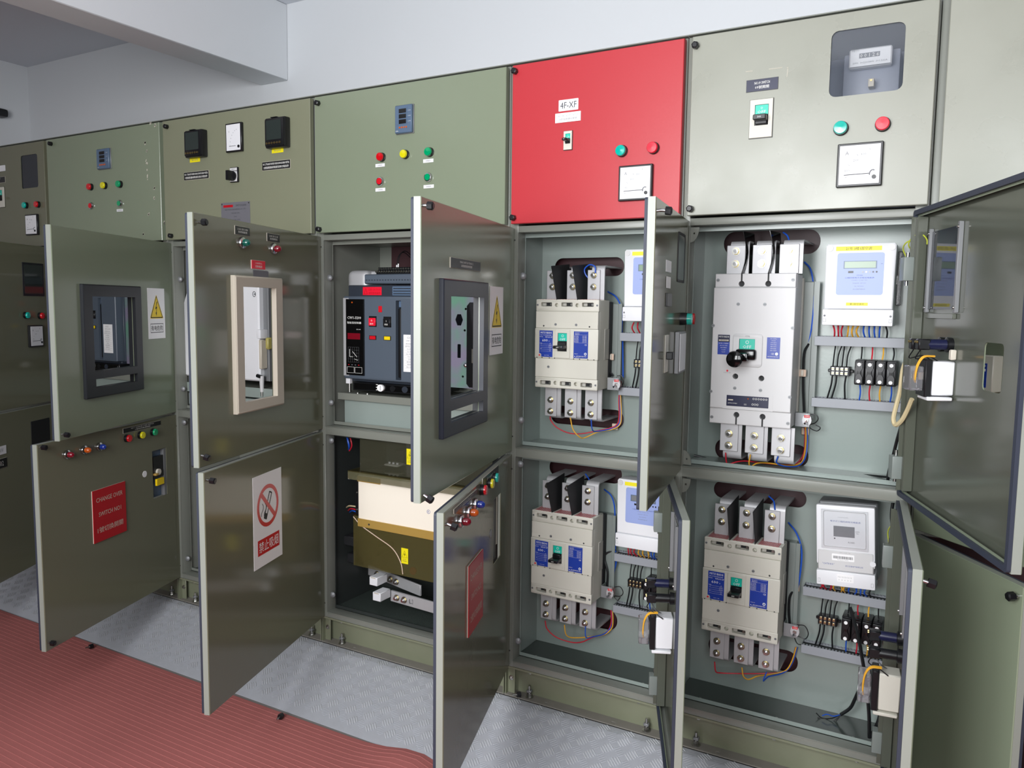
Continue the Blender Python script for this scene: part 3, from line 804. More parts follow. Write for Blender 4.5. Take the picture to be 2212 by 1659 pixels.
# cabinet 2 doors
d, f = acb_window(1, 114.5, .822, (178, 613), (311, 840.5), [(141, 939, .1)])
D1U, F1U = d, f
d, f, h = door_set(1, 109.25, .838, ZL0, ZL1, holes_px=[(328.5, 975, 362, 1067)], m='olive_shaded', knobs=[(90, 967, .05), (107, 1391, .1)])
D1L, F1L = d, f
for px, py, m_ in ((145, 982, 'lamp_maroon'), (182, 972, 'lamp_orange'), (215, 965, 'lamp_blue')): lamp(d, f, px, py, m_, 'dome')
for px, py, m_ in ((281, 947, 'lamp_red'), (310, 940, 'lamp_yellow'), (337, 933.5, 'lamp_green')): lamp(d, f, px, py, m_)
plate_on(d, f, 266, 926, 347.5, 918, 'black', edge='tag_tan', lines=[('NO.1 CHANGE OVER SWITCH', .7, .22, .6), ('1號切換開關', .32, .25, .4)])
b = MB(); x, z = f.p(312.4, 1024, FY); b.cyl((x, FY, z), (x, FY - .0012, z), .014, 'paper', 20); dlocal(b, 'hole_cover', d, 'pale round disc')
a = f.rc(328.5, 975, 362, 1067)
b = MB(); b.box(a[0], a[1], -.005, .02, a[2] - .0, a[3], 'meter_blue'); b.box(a[0] + .01, a[1] - .02, -.0205, -.004, a[2] + .09, a[3] - .03, 'black'); b.box(a[0] + .02, a[1] - .03, FY - .006, -.02, a[2] + .055, a[2] + .085, 'yellow', .001)
b.cyl(((a[0] + a[1]) / 2 - .012, -.0205, a[2] + .115), ((a[0] + a[1]) / 2 - .012, FY - .006, a[2] + .115), .014, 'tag_tan', 16); b.box(a[0] + .006, a[0] + .026, FY - .012, -.02, a[2] + .103, a[2] + .113, 'gold', .002)
b.box(a[1] - .018, a[1] - .001, -.022, -.004, a[2], a[3], 'steel_matte'); dlocal(b, 'breaker_handle', d, 'blue breaker front with cream toggle and yellow tab')
# cabinet 3 doors
f = df(2, 106.75); o_ = f.rc(505, 594, 612, 873, FY - .012); i_ = f.rc(522, 619, 597, 855, FY - .012)
hi = rrect(i_[0], i_[1], i_[2] - .0, i_[3])
d, f = door(2, 'door', ZA0, ZA1, ang=106.75, L=.826, holes=[hi], m='olive_shaded', mi='door_inside', knobs=[(437, 480, 0), (443, 987, .3)])
D2U, F2U = d, f
b = MB(); b.plate(rrect(*o_, .002), [hi], FY - .018, FY, 'frame_beige', cham=.004); dlocal(b, 'window_frame', d)
plate_on(d, f, 508, 486.5, 540, 511, 'black', th=.003, edge='tag_tan', lines=[('LOAD SIDE OPEN', .66, .2, .7), ('負荷側斷開', .34, .24, .6)])
plate_on(d, f, 577.5, 502.5, 604.5, 525, 'black', th=.003, edge='tag_tan', lines=[('LOAD SIDE CLOSE', .66, .2, .7), ('負荷側閉合', .34, .24, .6)])
lamp(d, f, 523, 524.5, 'lamp_dgreen', 'dome', r=.018); lamp(d, f, 591, 537.5, 'lamp_maroon', 'dome', r=.018)
plate_on(d, f, 544, 561, 573.5, 583, 'pink_red', th=.004, edge='tag_tan', lines=[('CONTROL', .66, .18, .5), ('控制電源', .3, .25, .5)])
plate_on(d, f, 547, 583, 580, 600, 'sign_grey', th=.0006, name='label_sticker')
d, f, h = door_set(2, 108, .832, ZL0, ZL1, m='olive_shaded', knobs=[(455, 1038, .1)])
D2L, F2L = d, f
# cabinet 4 doors
d, f = acb_window(3, 103, .804, (958, 601), (1052, 910), [(920, 443, .08), (925, 1076, .55)])
D3U, F3U = d, f
plate_on(d, f, 975, 555, 1038, 587, 'black', th=.005, edge='tag_tan', lines=[('MAIN SWITCH TR.NO.2', .66, .2, .45), ('2號變壓器總開關', .32, .24, .38)])
f = df(3, 108)
d, f, h = door_set(3, 108, .83, ZL0, ZL1, m='olive_shaded', holes_px=[(1066.6, 1080, 1080.6, 1200)], knobs=[(976, 1136, .35)])
D3L, F3L = d, f
for px, py, m_ in ((995, 1126, 'lamp_maroon'), (1012, 1106.5, 'lamp_orange'), (1026.5, 1089, 'lamp_blue')): lamp(d, f, px, py, m_, 'dome')
for px, py, m_ in ((1051, 1058.5, 'lamp_red'), (1066, 1044.5, 'lamp_yellow'), (1076, 1032, 'lamp_teal')): lamp(d, f, px, py, m_)
plate_on(d, f, 982.5, 1100, 1031, 1066, 'black', th=.004, edge='tag_tan', lines=[('NO.2 CHANGE OVER SWITCH', .7, .2, .6), ('2號切換開關', .32, .25, .4)])
plate_on(d, f, 1043.5, 1034, 1077, 1022, 'black', th=.003, edge='tag_tan', lines=[('POWER', .5, .3, .5)])
a = f.rc(1066.6, 1080, 1080.6, 1200); b = MB(); b.box(a[0] - .01, a[1] + .01, -.006, -.003, a[2] - .01, a[3] + .01, 'steel_matte'); dlocal(b, 'breaker_handle', d)
x, z = f.p(1060, 1153, FY); b = MB(); b.cyl((x, FY, z), (x, FY - .0015, z), .014, 'steel_matte', 18); dlocal(b, 'hole_cover', d)
# cabinet 5 doors
f = df(4, 99.25)
d, f, h = door_set(4, 99.25, .552, ZA0, ZA1, mi='door_inside', m='olive_shaded', holes_px=[], knobs=[(1438, 455, .1)])
D4U, F4U = d, f
L_ = .552
def at(x, z, m_, **k): pass
for x, m_ in ((-.115, 'lamp_teal'), (-.06, 'lamp_red')):
    b = MB(); c = Vector((x, FY, 1.365)); n = (0, -1, 0)
    b.lathe([(0, .0185), (.02, .0175), (.021, .012)], c, n, 'black', 20); b.lathe([(.02, .017), (.034, .0165), (.036, .002)], c, n, m_, 20); dlocal(b, 'indicator_lamp', d)
b = MB(); b.box(-.21, -.09, FY - .014, FY, 1.21, 1.33, 'steel_matte', .002); b.box(-.203, -.097, FY - .0155, FY - .013, 1.217, 1.323, 'white'); dlocal(b, 'ammeter', d)
b = MB(); b.box(-.38, -.30, FY - .004, FY, 1.40, 1.435, 'black', .001); dlocal(b, 'nameplate', d)
b = MB(); b.box(-.39, -.31, FY - .001, FY, 1.49, 1.52, 'white'); b.box(-.385, -.315, FY - .0012, FY - .0009, 1.448, 1.478, 'paper'); dlocal(b, 'label_sticker', d)
b = MB(); b.plate(rrect(-.205, -.075, 1.47, 1.61, .01), [rrect(-.198, -.082, 1.477, 1.603, .008)], FY - .0018, FY, 'black_soft'); b.box(-.198, -.082, FY - .001, FY, 1.477, 1.603, 'screen_dark'); dlocal(b, 'window_pane', d)
b = MB(); b.box(-.375, -.325, FY - .0025, FY, 1.225, 1.325, 'beige', .001); b.box(-.362, -.338, FY - .02, FY - .002, 1.26, 1.28, 'black', .002); dlocal(b, 'breaker_handle', d)

# ---- inner fittings of doors seen from behind. 'inside' plane is the sheet's back, local y = -.0205
IY = -.0205
def inner_fittings(d, f, L, z0, z1, mirror=1, box_m='white', ci=4):
    """closing ledge, hinges, window retainer, lamp backs, current transformer box and its wires. Local x from the hinge."""
    b = MB(); b.box(-.046, -.028, -.0205, .006, z0 + .02, z1 - .02, 'door_inside', .002); b.box(-.030, -.0285, -.0205, .016, z0 + .02, z1 - .02, 'door_inside'); dlocal(b, 'stiffener', d)
    for z in (z0 + .05, z1 - .185):
        b = MB(); b.box(-.034, .0, .004, .03, z, z + .062, 'bracket', .0025, 2); b.cyl((-.004, .012, z - .012), (-.004, .012, z + .075), .005, 'steel', 10); dlocal(b, 'hinge', d)
    b = MB(); x0 = -L + .02
    return
d, f, h = door_set(4, 112.75, .572, ZL0, ZL1, m='olive', mi='door_inside', hx=3.775)
D4L, F4L = d, f
inner_fittings(d, f, .562, ZL0, ZL1)
# cabinet 6 doors
fi = df(5, 110.75, 1, 4.4376); IYF = -.0205
wpx = (2020, 511, 2066, 657); cpx = (2127, 739, 2161.8, 852)
wa = fi.rc(*wpx, IYF); ca = fi.rc(*cpx, IYF)
d, f = door(5, 'door', ZA0, ZA1, ang=110.75, L=.66, hx=4.4376, m='olive', mi='door_inside', holes=[rrect(*wa, .012), rrect(*ca, .012)])
D5U, F5U, W5, C5 = d, f, wa, ca
inner_fittings(d, f, .655, ZA0, ZA1)
b = MB(); b.plate(rrect(wa[0] - .01, wa[1] + .01, wa[2] - .012, wa[3] + .012), [], -.0195, -.0165, 'glass'); dlocal(b, 'window_pane', d)
for x in (wa[0] - .017, wa[1] + .008):
    b = MB(); b.box(x, x + .010, IYF, -.010, wa[2] - .02, wa[3] + .02, 'steel_matte', .001)
    for z in (wa[2] - .008, wa[3] + .008): b.lathe([(0, .0035), (.003, .003), (.004, .0006)], (x + .005, -.010, z), (0, 1, 0), 'steel', 10)
    dlocal(b, 'pane_clip', d)
b = MB(); b.box(wa[0] - .005, wa[1] + .01, IYF, -.012, wa[2] - .035, wa[2] - .022, 'door_inside', .001); dlocal(b, 'pane_ledge', d)
d, f, h = door_set(5, 96, .640, ZL0, ZL1, m='olive', mi='door_inside', hx=4.4376, knobs=[(2005, 1258, .25)])
D5L, F5L = d, f
inner_fittings(d, f, .635, ZL0, ZL1)
# cabinet 7 doors, hinged on the left, both standing ajar
d, f = door(6, 'door', .812, ZA1, ang=44, L=.42, side=-1, m='olive', hx=4.494)
D6U, F6U = d, f
a = f.rc(2119, 765, 2163, 848)
b = MB(); b.box(a[0], a[1], FY - .03, FY, a[2], a[3], 'beige', .002); w = a[1] - a[0]; h_ = a[3] - a[2]
b.box(a[0] + .05 * w, a[0] + .75 * w, FY - .0308, FY - .03, a[2] + .12 * h_, a[2] + .78 * h_, 'blue_label')
cx = a[0] + .4 * w; b.text('MITSUBISHI', cx, a[2] + .71 * h_, FY - .0311, h_ * .05, 'text_white', width=w * .6); b.box(a[0] + .1 * w, a[0] + .7 * w, FY - .0311, FY - .0308, a[2] + .56 * h_, a[2] + .63 * h_, 'paper')
b.text('NO FUSE BREAKER', cx, a[2] + .49 * h_, FY - .0311, h_ * .03, 'text_white', width=w * .5); b.text('AC 50/60 Hz', cx, a[2] + .42 * h_, FY - .0311, h_ * .03, 'text_white', width=w * .5)
dlocal(b, 'breaker_cover', d, 'beige breaker cover with blue label')
d, f = door(6, 'door', .138, .797, ang=55, L=.42, side=-1, m='olive', hx=4.494, knobs=[(2190, 1288, .05)])
D6L, F6L = d, f

# ================================================================ signs stuck on the doors (things of their own)
def sign_matrix(d, f):
    return Matrix.Translation(wloc(d)) @ Matrix.Rotation(d.rotation_euler.z, 4, 'Z')
def sign(name, d, f, px, mesh_fn, label, cat, th=.0015, group=None):
    a = f.rc(*px, FY - th); T = sign_matrix(d, f)
    cx = (a[0] + a[1]) / 2; o = thing(name, T @ Vector((cx, FY - .0003, a[2])), label, cat, group, rotz=d.rotation_euler.z)
    w = a[1] - a[0]; h = a[3] - a[2]
    mesh_fn(o, w, h, th)
    return o
def warn(o, w, h, th):
    MB().box(-w / 2, w / 2, -th, 0, 0, h, 'paper').build('backing', o, world=False, origin=(0, 0, 0))
    b = MB(); y = -th - .0002; cx = 0; z0 = h * .40; z1 = h * .88; s = w * .40
    tri = lambda k: [(-s * k, z0 + (1 - k) * .3 * (z1 - z0)), (s * k, z0 + (1 - k) * .3 * (z1 - z0)), (0, z1 - (1 - k) * .55 * (z1 - z0))]
    def rt(p, r=.12):
        o2 = []
        for i in range(3):
            a, c, e = Vector(p[i - 1]), Vector(p[i]), Vector(p[(i + 1) % 3])
            o2 += [tuple(c.lerp(a, r)), tuple(c.lerp(a, r * .3).lerp(c.lerp(e, r * .3), .5)), tuple(c.lerp(e, r))]
        return o2
    b.plate(rt(tri(1.0), .08), [], y - .0001, y, 'yellow'); b.plate(rt(tri(.93), .08), [], y - .0002, y - .0001, 'black_soft'); b.plate(rt(tri(.8), .05), [], y - .0003, y - .0002, 'yellow')
    m = z0 + (z1 - z0) * .08; H = (z1 - z0)
    P = [(.05, .62), (-.2, .30), (-.03, .33), (-.1, .16), (-.17, .17), (-.04, .02), (.03, .2), (-.03, .18), (.08, .42), (-.06, .40), (.16, .62)]
    b.plate([(x * s * 1.0, m + z * H) for x, z in P], [], y - .0004, y - .0003, 'black_soft')
    b.build('warning_triangle', o, world=False)
    b = MB(); b.plate(rrect(-w * .38, w * .38, h * .12, h * .30), [rrect(-w * .38 + .001, w * .38 - .001, h * .12 + .0025, h * .30 - .0025)], y - .0002, y, 'black_soft')
    b.text('有电危险', 0, h * .21, y - .0003, h * .105, 'black_soft', width=w * .68, res=2); b.build('lettering', o, world=False)
sign('warning_sign', D1U, F1U, (318, 622, 357.5, 730), warn, 'small white sign with yellow lightning triangle beside the black-framed window, left of the two', 'warning sign')
sign('warning_sign', D3U, F3U, (1059.5, 618, 1085.5, 763), warn, 'slim white sign with yellow lightning triangle beside the dark-framed window near the centre', 'warning sign')
def change(num):
    def fn(o, w, h, th):
        b = MB(); b.box(-w / 2, w / 2, -th, -th * .5, 0, h, 'red_sign'); b.box(-w / 2, w / 2, -th * .5, 0, 0, h, 'tag_tan'); b.build('backing', o, world=False, origin=(0, 0, 0))
        b = MB(); y = -th - .0002
        b.text('CHANGE OVER', 0, h * .80, y, h * .085, 'frame_beige', width=w * .8, res=2); b.text('SWITCH NO' + num, 0, h * .52, y, h * .085, 'frame_beige', width=w * .68, res=2)
        b.text(num + '號切換開關', 0, h * .22, y, h * .11, 'frame_beige', width=w * .78, res=2); b.build('lettering', o, world=False)
    return fn
sign('switch_sign', D1L, F1L, (199.5, 1062, 274, 1146), change('1'), 'red changeover switch plate on the lower door at left, square and seen clearly', 'sign', th=.005)
sign('switch_sign', D3L, F3L, (1013.5, 1224, 1043, 1330), change('2'), 'red plate on the lower door near the centre, seen almost edge-on', 'sign', th=.005)
def nosmoke(o, w, h, th):
    MB().box(-w / 2, w / 2, -th, 0, 0, h, 'paper').build('backing', o, world=False, origin=(0, 0, 0))
    y = -th - .0002; cz = h * .64; r = w * .32
    b = MB()
    b.plate(rrect(-.17 * w, -.02 * w, cz - .1 * h, cz - .05 * h), [], y - .0001, y, 'black_soft')
    b.T = Matrix.Translation((0, 0, cz)) @ Matrix.Rotation(R(28), 4, 'Y')
    b.T = Matrix.Translation((0, 0, cz)) @ Matrix.Rotation(R(25), 4, 'Y')
    b.v = []; b.f = []; b.mi = []
    b.plate(rrect(-.055 * w, .055 * w, -r * .72, r * .78, .004), [rrect(-.03 * w, .03 * w, -r * .5, r * .7, .002)], y - .0001, y, 'black_soft')
    b.plate(rrect(-.055 * w, .055 * w, -r * .78, -r * .45, .003), [], y - .00015, y, 'black_soft')
    b.T = None
    for k, (ax, q) in enumerate(((-.1, .5), (-.2, .42))):
        pts = [(ax * w + .04 * w * math.sin(t * 1.3), y, cz - .1 * h * q + t * .035 * h) for t in (-1.5, -.7, 0, .7, 1.6, 2.4)]
        b.tube(pts, .0011, 'black_soft', 5)
    b.build('cigarette', o, world=False)
    b = MB(); n = 40
    b.plate(circ(0, cz, r * 1.18, n), [circ(0, cz, r * .96, n)], y - .0005, y - .0003, 'red')
    b.T = Matrix.Translation((0, 0, cz)) @ Matrix.Rotation(R(45), 4, 'Y'); b.plate(rrect(-r * .98, r * .98, -.035 * w, .045 * w), [], y - .0006, y - .0004, 'red'); b.T = None
    b.build('prohibition_ring', o, world=False)
    b = MB(); b.plate(rrect(-w * .37, w * .39, h * .13, h * .30), [], y - .0002, y, 'red'); b.text('禁止吸烟', .01 * w, h * .215, y - .0004, h * .115, 'paper', width=w * .68, res=2); b.build('lettering', o, world=False)
sign('no_smoking_sign', D2L, F2L, (545.5, 1033, 610, 1197), nosmoke, 'white no smoking sign with a red ring on the lower door left of centre', 'no smoking sign', th=.0012)
# loose knobs on the matting
def loose(px, py, lab, z=ZF + .0055, ang=0, tilt=1.0):
    d = ray(px, py); k = (z + .011 - CAM_LOC.z) / d.z; p = CAM_LOC + d * k
    o = thing('screw_knob', (p.x, p.y, z), lab, 'knob')
    b = MB(); b.T = Matrix.Rotation(ang, 4, 'Z') @ Matrix.Translation((0, 0, .0105)); b.cyl((0, 0, 0), (.015, 0, 0), .0105, 'black', 6); b.build('knob_head', o, world=False)
    b = MB(); b.T = Matrix.Rotation(ang, 4, 'Z') @ Matrix.Translation((0, 0, .0105)); b.cyl((-.016, 0, 0), (0, 0, 0), .003, 'steel', 8); b.build('knob_stem', o, world=False)
loose(604, 1549, 'loose black screw knob on the red mat, near the middle bottom', ang=R(100))
loose(193, 1397, 'loose black screw knob on the red mat, at far left', ang=R(80))
loose(1116, 1500, 'loose black screw knob lying on the plinth ledge under the narrow red-topped cabinet', z=.0055, ang=R(40))
# ================================================================ devices inside the bays
BAY = {'4u': 'upper bay under the red door', '4l': 'lower bay under the red door', '5u': 'upper bay with the largest breaker', '5l': 'bottom right bay'}
def nut(b, x, y, z, s=1.0):
    b.cyl((x, y, z), (x, y - .0015, z), .0115 * s, 'steel', 18); b.cyl((x, y - .0015, z), (x, y - .003, z), .0095 * s, 'brass', 18)
    b.cyl((x, y - .003, z), (x, y - .0105, z), .0088 * s, 'steel', 6, ph=.3); b.cyl((x, y - .0105, z), (x, y - .017, z), .0048 * s, 'chrome', 10)
def bar_L(b, x0, x1, y, z0, z1, yb, t, m, up):
    """flat bar standing in front then bending back at its far end (z1)"""
    n = 5; r = .016; s_ = 1 if up else -1; prof = []
    for zz in (z0,): prof.append((y, z0))
    for i in range(n + 1):
        a = R(90 * i / n); prof.append((y + r - r * math.cos(a), z1 - s_ * r + s_ * r * math.sin(a)))
    prof.append((yb, z1))
    inner = []
    r2 = r - t
    inner.append((yb, z1 - s_ * t))
    for i in range(n, -1, -1):
        a = R(90 * i / n); inner.append((y + r - r2 * math.cos(a), z1 - s_ * r + s_ * r2 * math.sin(a)))
    inner.append((y + t, z0))
    P = prof + inner; k = len(P)
    vs = [(x, p[0], p[1]) for x in (x0, x1) for p in P]
    fs = []
    for i in range(k): fs.append((i, (i + 1) % k, k + (i + 1) % k, k + i))
    h = len(prof)
    for i in range(h - 1):
        j = k - 1 - i
        for o_ in (0, k): fs.append((o_ + i, o_ + i + 1, o_ + j - 1, o_ + j))
    b.add(vs, fs, m); b.fix = True
def terminals(o, xs, w, off, zt, zb, tt, tb, ztop, zbot, y=-.11, yb=.09, s=1.0):
    for x in xs:
        for up, zz, ze, e0 in ((True, zt, ztop, tt), (False, zb, zbot, tb)):
            b = MB(); bar_L(b, x - w / 2 + off, x + w / 2 + off, y + .0045, e0, ze, yb, .006, 'tin', up)
            z0, z1 = (e0, max(zz) + .018) if up else (e0, min(zz) - .018)
            b.box(x - w / 2, x + w / 2, y, y + .0042, z0, z1, 'tin', .0015)
            t = b.build('terminal_bar', o, world=False)
            for z in zz:
                n = MB(); nut(n, x, y, z, s); n.build('terminal_bolt', t, world=False, origin=Vector((x, y, z)) )
                t.children[-1].location = Vector((x, y, z)) - Vector(t.location)
def breaker600(loc, label):
    W, H = .234, .302; o = thing('circuit_breaker', loc, label, 'circuit breaker', 'beige 600 ampere breakers')
    fr_ = -.158
    # moulded body
    slots = [rrect(c - .021, c + .021, .278, .292, .003, 3) for c in (.040, .117, .194)] + [rrect(c - .021, c + .021, .009, .024, .003, 3) for c in (.040, .117, .194)]
    keys = [circ(c, z, .0068, 14) for c in (.0785, .1555) for z in (.283, .018)]
    b = MB()
    b.plate(rrect(0, W, .262, H, .003, 2), slots[:3] + keys[::2], fr_ + .004, fr_ + .02, 'beige', cham=.0015)
    b.plate(rrect(0, W, 0, .036, .003, 2), slots[3:] + keys[1::2], fr_ + .004, fr_ + .02, 'beige', cham=.0015)
    b.plate(rrect(.001, W - .001, .2045, .2615), [], fr_ + .002, fr_ + .02, 'beige', cham=.001)
    b.plate(rrect(.001, W - .001, .0365, .1005), [], fr_ + .002, fr_ + .02, 'beige', cham=.001)
    b.plate(rrect(-.001, W + .001, .101, .204, .003, 2), [rrect(.087, .124, .126, .190)], fr_, fr_ + .02, 'beige', cham=.0015)
    b.box(.001, W - .001, fr_ + .02, -.062, .0005, H - .0005, 'beige', .002)
    b.box(-.001, W + .001, -.1, -.062, .1, .205, 'beige_side', .002)
    b.build('body', o, world=False)
    MB().box(.003, W + .002, -.061, -.036, .006, H - .006, 'black_soft', .002).build('base', o, world=False)
    b = MB()
    for c in (.040, .117, .194):
        for z0, z1 in ((.279, .291), (.010, .023)):
            b.box(c - .020, c + .020, fr_ + .0195, fr_ + .0198, z0, z1, 'black_soft'); b.box(c - .019, c - .006, fr_ + .013, fr_ + .0196, z0 + .001, z1 - .001, 'beige_side', .001)
            b.cyl((c + .014, fr_ + .019, (z0 + z1) / 2), (c + .014, fr_ + .011, (z0 + z1) / 2), .0045, 'steel', 10)
    b.build('terminal_cover', o, world=False)
    b = MB(); y = fr_
    for x0, x1 in ((.002, .058), (.176, W - .002)):
        b.plate(rrect(x0, x1, .2055, .219), [], fr_ + .0012, fr_ + .003, 'beige')
    for x, z in ((.032, .212), (.203, .212)): b.cyl((x, fr_ + .0015, z), (x, fr_ + .0008, z), .0028, 'black_soft', 10)
    for x in (.008, .028, .056, .076, .148, .170, .200, .222): b.box(x - .0018, x + .0018, fr_ - .0002, fr_ + .001, .1015, .1045, 'black_soft')
    b.build('cover_flap', o, world=False)
    for x, z, r_, y_ in ((.077, .2175, .0045, .002), (.154, .2175, .0045, .002), (.052, .072, .0045, .002), (.006, .283, .0035, .004), (W - .006, .283, .0035, .004), (.006, .018, .0035, .004), (W - .006, .018, .0035, .004)):
        b = MB(); b.cyl((x, fr_ + y_, z), (x, fr_ + y_ - .0013, z), r_, 'steel_matte', 12); b.box(x - r_ * .7, x + r_ * .7, fr_ + y_ - .0016, fr_ + y_ - .0012, z - .0005, z + .0005, 'text_dark'); b.build('screw', o, world=False)
    # left label
    b = MB(); x0, x1 = .017, .068; cx = (x0 + x1) / 2
    b.plate([(x0 + .008, .106), (x1, .106), (x1, .196), (x0, .196), (x0, .118), (x0 + .006, .117), (x0 + .008, .113)], [], y - .0008, y, 'blue_label'); yy = y - .001
    b.text('MITSUBISHI', cx, .1885, yy, .0065, 'text_white', width=.042); b.text('NO-FUSE BREAKER', cx, .1805, yy, .0026, 'text_white', width=.043)
    b.text('MODEL', x0 + .008, .1745, yy, .0026, 'text_white'); b.text('NF630-SP', cx + .011, .174, yy, .0042, 'text_white', width=.027); b.text('600', cx - .004, .1625, yy, .0085, 'text_white', width=.021); b.text('A', cx + .012, .1605, yy, .003, 'text_white')
    for q, (t1, t2) in enumerate((('POLE', '3 P'), ('V', '600VAC'), ('', '50/60Hz'), ('kV', 'Uimp 8'), ('', '40C'))):
        z = .1525 - q * .0062
        if t1: b.text(t1, x0 + .007, z, yy, .0024, 'text_white')
        b.text(t2, x1 - .009, z, yy, .0024, 'text_white'); b.box(x0 + .004, x1 - .004, yy, yy + .0001, z - .0026, z - .0023, 'text_white')
    b.cyl((x0 + .001, y - .0005, .1115), (x0 + .001, y - .0016, .1115), .0028, 'pink_red', 12); b.text('PUSH TO TRIP', cx + .003, .1115, yy, .002, 'text_white')
    b.build('label_left', o, world=False); o.children[-1].name = 'rating_label'
    b = MB(); x0, x1 = .147, .200; cx = (x0 + x1) / 2
    b.box(x0, x1, y - .0008, y, .106, .196, 'blue_label', .0003)
    b.text('IEC60947-2', x0 + .013, .190, yy, .0024, 'text_white'); b.text('EN60947-2', x0 + .013, .1862, yy, .0024, 'text_white')
    for q in range(7):
        z = .181 - q * .0034
        b.text('%d-%dVAC' % (690 - q * 60, 690 - q * 60), x0 + .010, z, yy, .0022, 'text_white'); b.text('Icu/Ics %dkA' % (20 + q * 8), x1 - .013, z, yy, .0022, 'text_white')
    for z in (.1935, .1845, .1575): b.box(x0 + .003, x1 - .003, yy, yy + .0001, z, z + .0003, 'text_white')
    b.text('CE', x1 - .009, .1515, yy, .005, 'text_white'); b.cyl((x1 - .009, y - .0008, .121), (x1 - .009, y - .0012, .121), .0045, 'text_white', 14); b.cyl((x1 - .009, y - .0012, .121), (x1 - .009, y - .0014, .121), .0028, 'blue_label', 4)
    b.text('W62D217', x0 + .010, .1205, yy, .0022, 'text_white'); b.text('MITSUBISHI ELECTRIC', cx + .003, .1125, yy, .0036, 'text_white', width=.038); b.plate([(x0 + .003, .111), (x0 + .0065, .111), (x0 + .0047, .1142)], [], yy, y, 'text_white')
    b.text('MADE IN JAPAN', x0 + .014, .1085, yy, .002, 'text_white')
    b.build('rating_label', o, world=False)
    # toggle
    b = MB()
    b.plate(rrect(.078, .134, .104, .2015, .002), [rrect(.088, .123, .127, .189)], fr_ - .0035, fr_, 'beige', cham=.0012)
    b.box(.088, .123, fr_ + .003, fr_ + .0035, .127, .189, 'black_soft'); b.box(.089, .122, fr_ - .0005, fr_ + .003, .162, .188, 'teal')
    b.text('OFF', .1055, .1675, fr_ - .0008, .0085, 'white', width=.021); b.plate(circ(.1055, .1795, .0042, 14), [circ(.1055, .1795, .0032, 14)], fr_ - .0009, fr_ - .0005, 'white')
    b.build('toggle_frame', o, world=False)
    b = MB(); P = [(.1275, fr_ - .002), (.158, fr_ - .003), (.161, fr_ - .001), (.160, fr_ + .003), (.1275, fr_ + .003)]
    b.box(.089, .122, fr_ - .010, fr_ + .003, .129, .160, 'black', .003); b.box(.088, .123, fr_ - .040, fr_ - .005, .137, .1475, 'black', .0025, 2)
    b.text('600', .1055, .142, fr_ - .0402, .0045, 'text_white'); b.build('toggle_handle', o, world=False)
    # red meshed guards on the top, black barriers between the poles
    b = MB()
    for c in (.040, .117, .194):
        b.box(c - .030, c + .030, -.150, -.075, H - .0004, H + .0006, 'guard_red')
    b.build('top_guard', o, world=False)
    for x in (.0785, .1555):
        b = MB(); b.T = Matrix.Translation((x, 0, 0))
        vs = [(sx, yy_, zz) for sx in (-.0008, .0008) for yy_, zz in ((-.154, .300), (-.064, .300), (-.060, .425), (-.200, .412))]
        b.add(vs, [(0, 1, 2, 3), (7, 6, 5, 4), (0, 4, 5, 1), (1, 5, 6, 2), (2, 6, 7, 3), (3, 7, 4, 0)], 'black_soft'); b.build('phase_barrier', o, world=False)
    terminals(o, (.040, .117, .194), .046, .014, (.345, .384), (-.047, -.087), .302, 0.0, .417, -.112)
    # mounting channel behind
    b = MB(); b.box(-.012, W + .022, -.035, -.001, .012, H - .012, 'bracket', .002); b.box(W + .022, W + .034, -.035, -.033, .012, H - .012, 'bracket'); b.build('mounting_bracket', o, world=False)
    return o
# red and white mesh pattern of the terminal guards
m_ = mat('guard_red', (190, 60, 66), .5); nt = m_.node_tree; bs = nt.nodes['Principled BSDF']
tc = nt.nodes.new('ShaderNodeTexCoord'); mp = nt.nodes.new('ShaderNodeMapping'); mp.inputs['Rotation'].default_value = (0, 0, R(45)); br = nt.nodes.new('ShaderNodeTexBrick')
br.offset = 0; br.inputs['Scale'].default_value = 130; br.inputs['Brick Width'].default_value = 1; br.inputs['Row Height'].default_value = 1; br.inputs['Mortar Size'].default_value = .16
br.inputs['Color1'].default_value = (*lin((206, 176, 170)), 1); br.inputs['Color2'].default_value = (*lin((190, 150, 150)), 1); br.inputs['Mortar'].default_value = (*lin((176, 36, 50)), 1)
nt.links.new(tc.outputs['Object'], mp.inputs[0]); nt.links.new(mp.outputs[0], br.inputs[0]); nt.links.new(br.outputs[0], bs.inputs['Base Color'])

b600 = breaker600((3.283, YP - .0005, 1.119), 'beige 600A breaker in the ' + BAY['4u'])
for k_, lc in (('4l', (3.279, YP - .0005, .3815)), ('5l', (3.896, YP - .0005, .3805))):
    c_ = copy_tree(b600); c_.location = lc; c_['label'] = 'beige 600A breaker in the ' + BAY[k_]

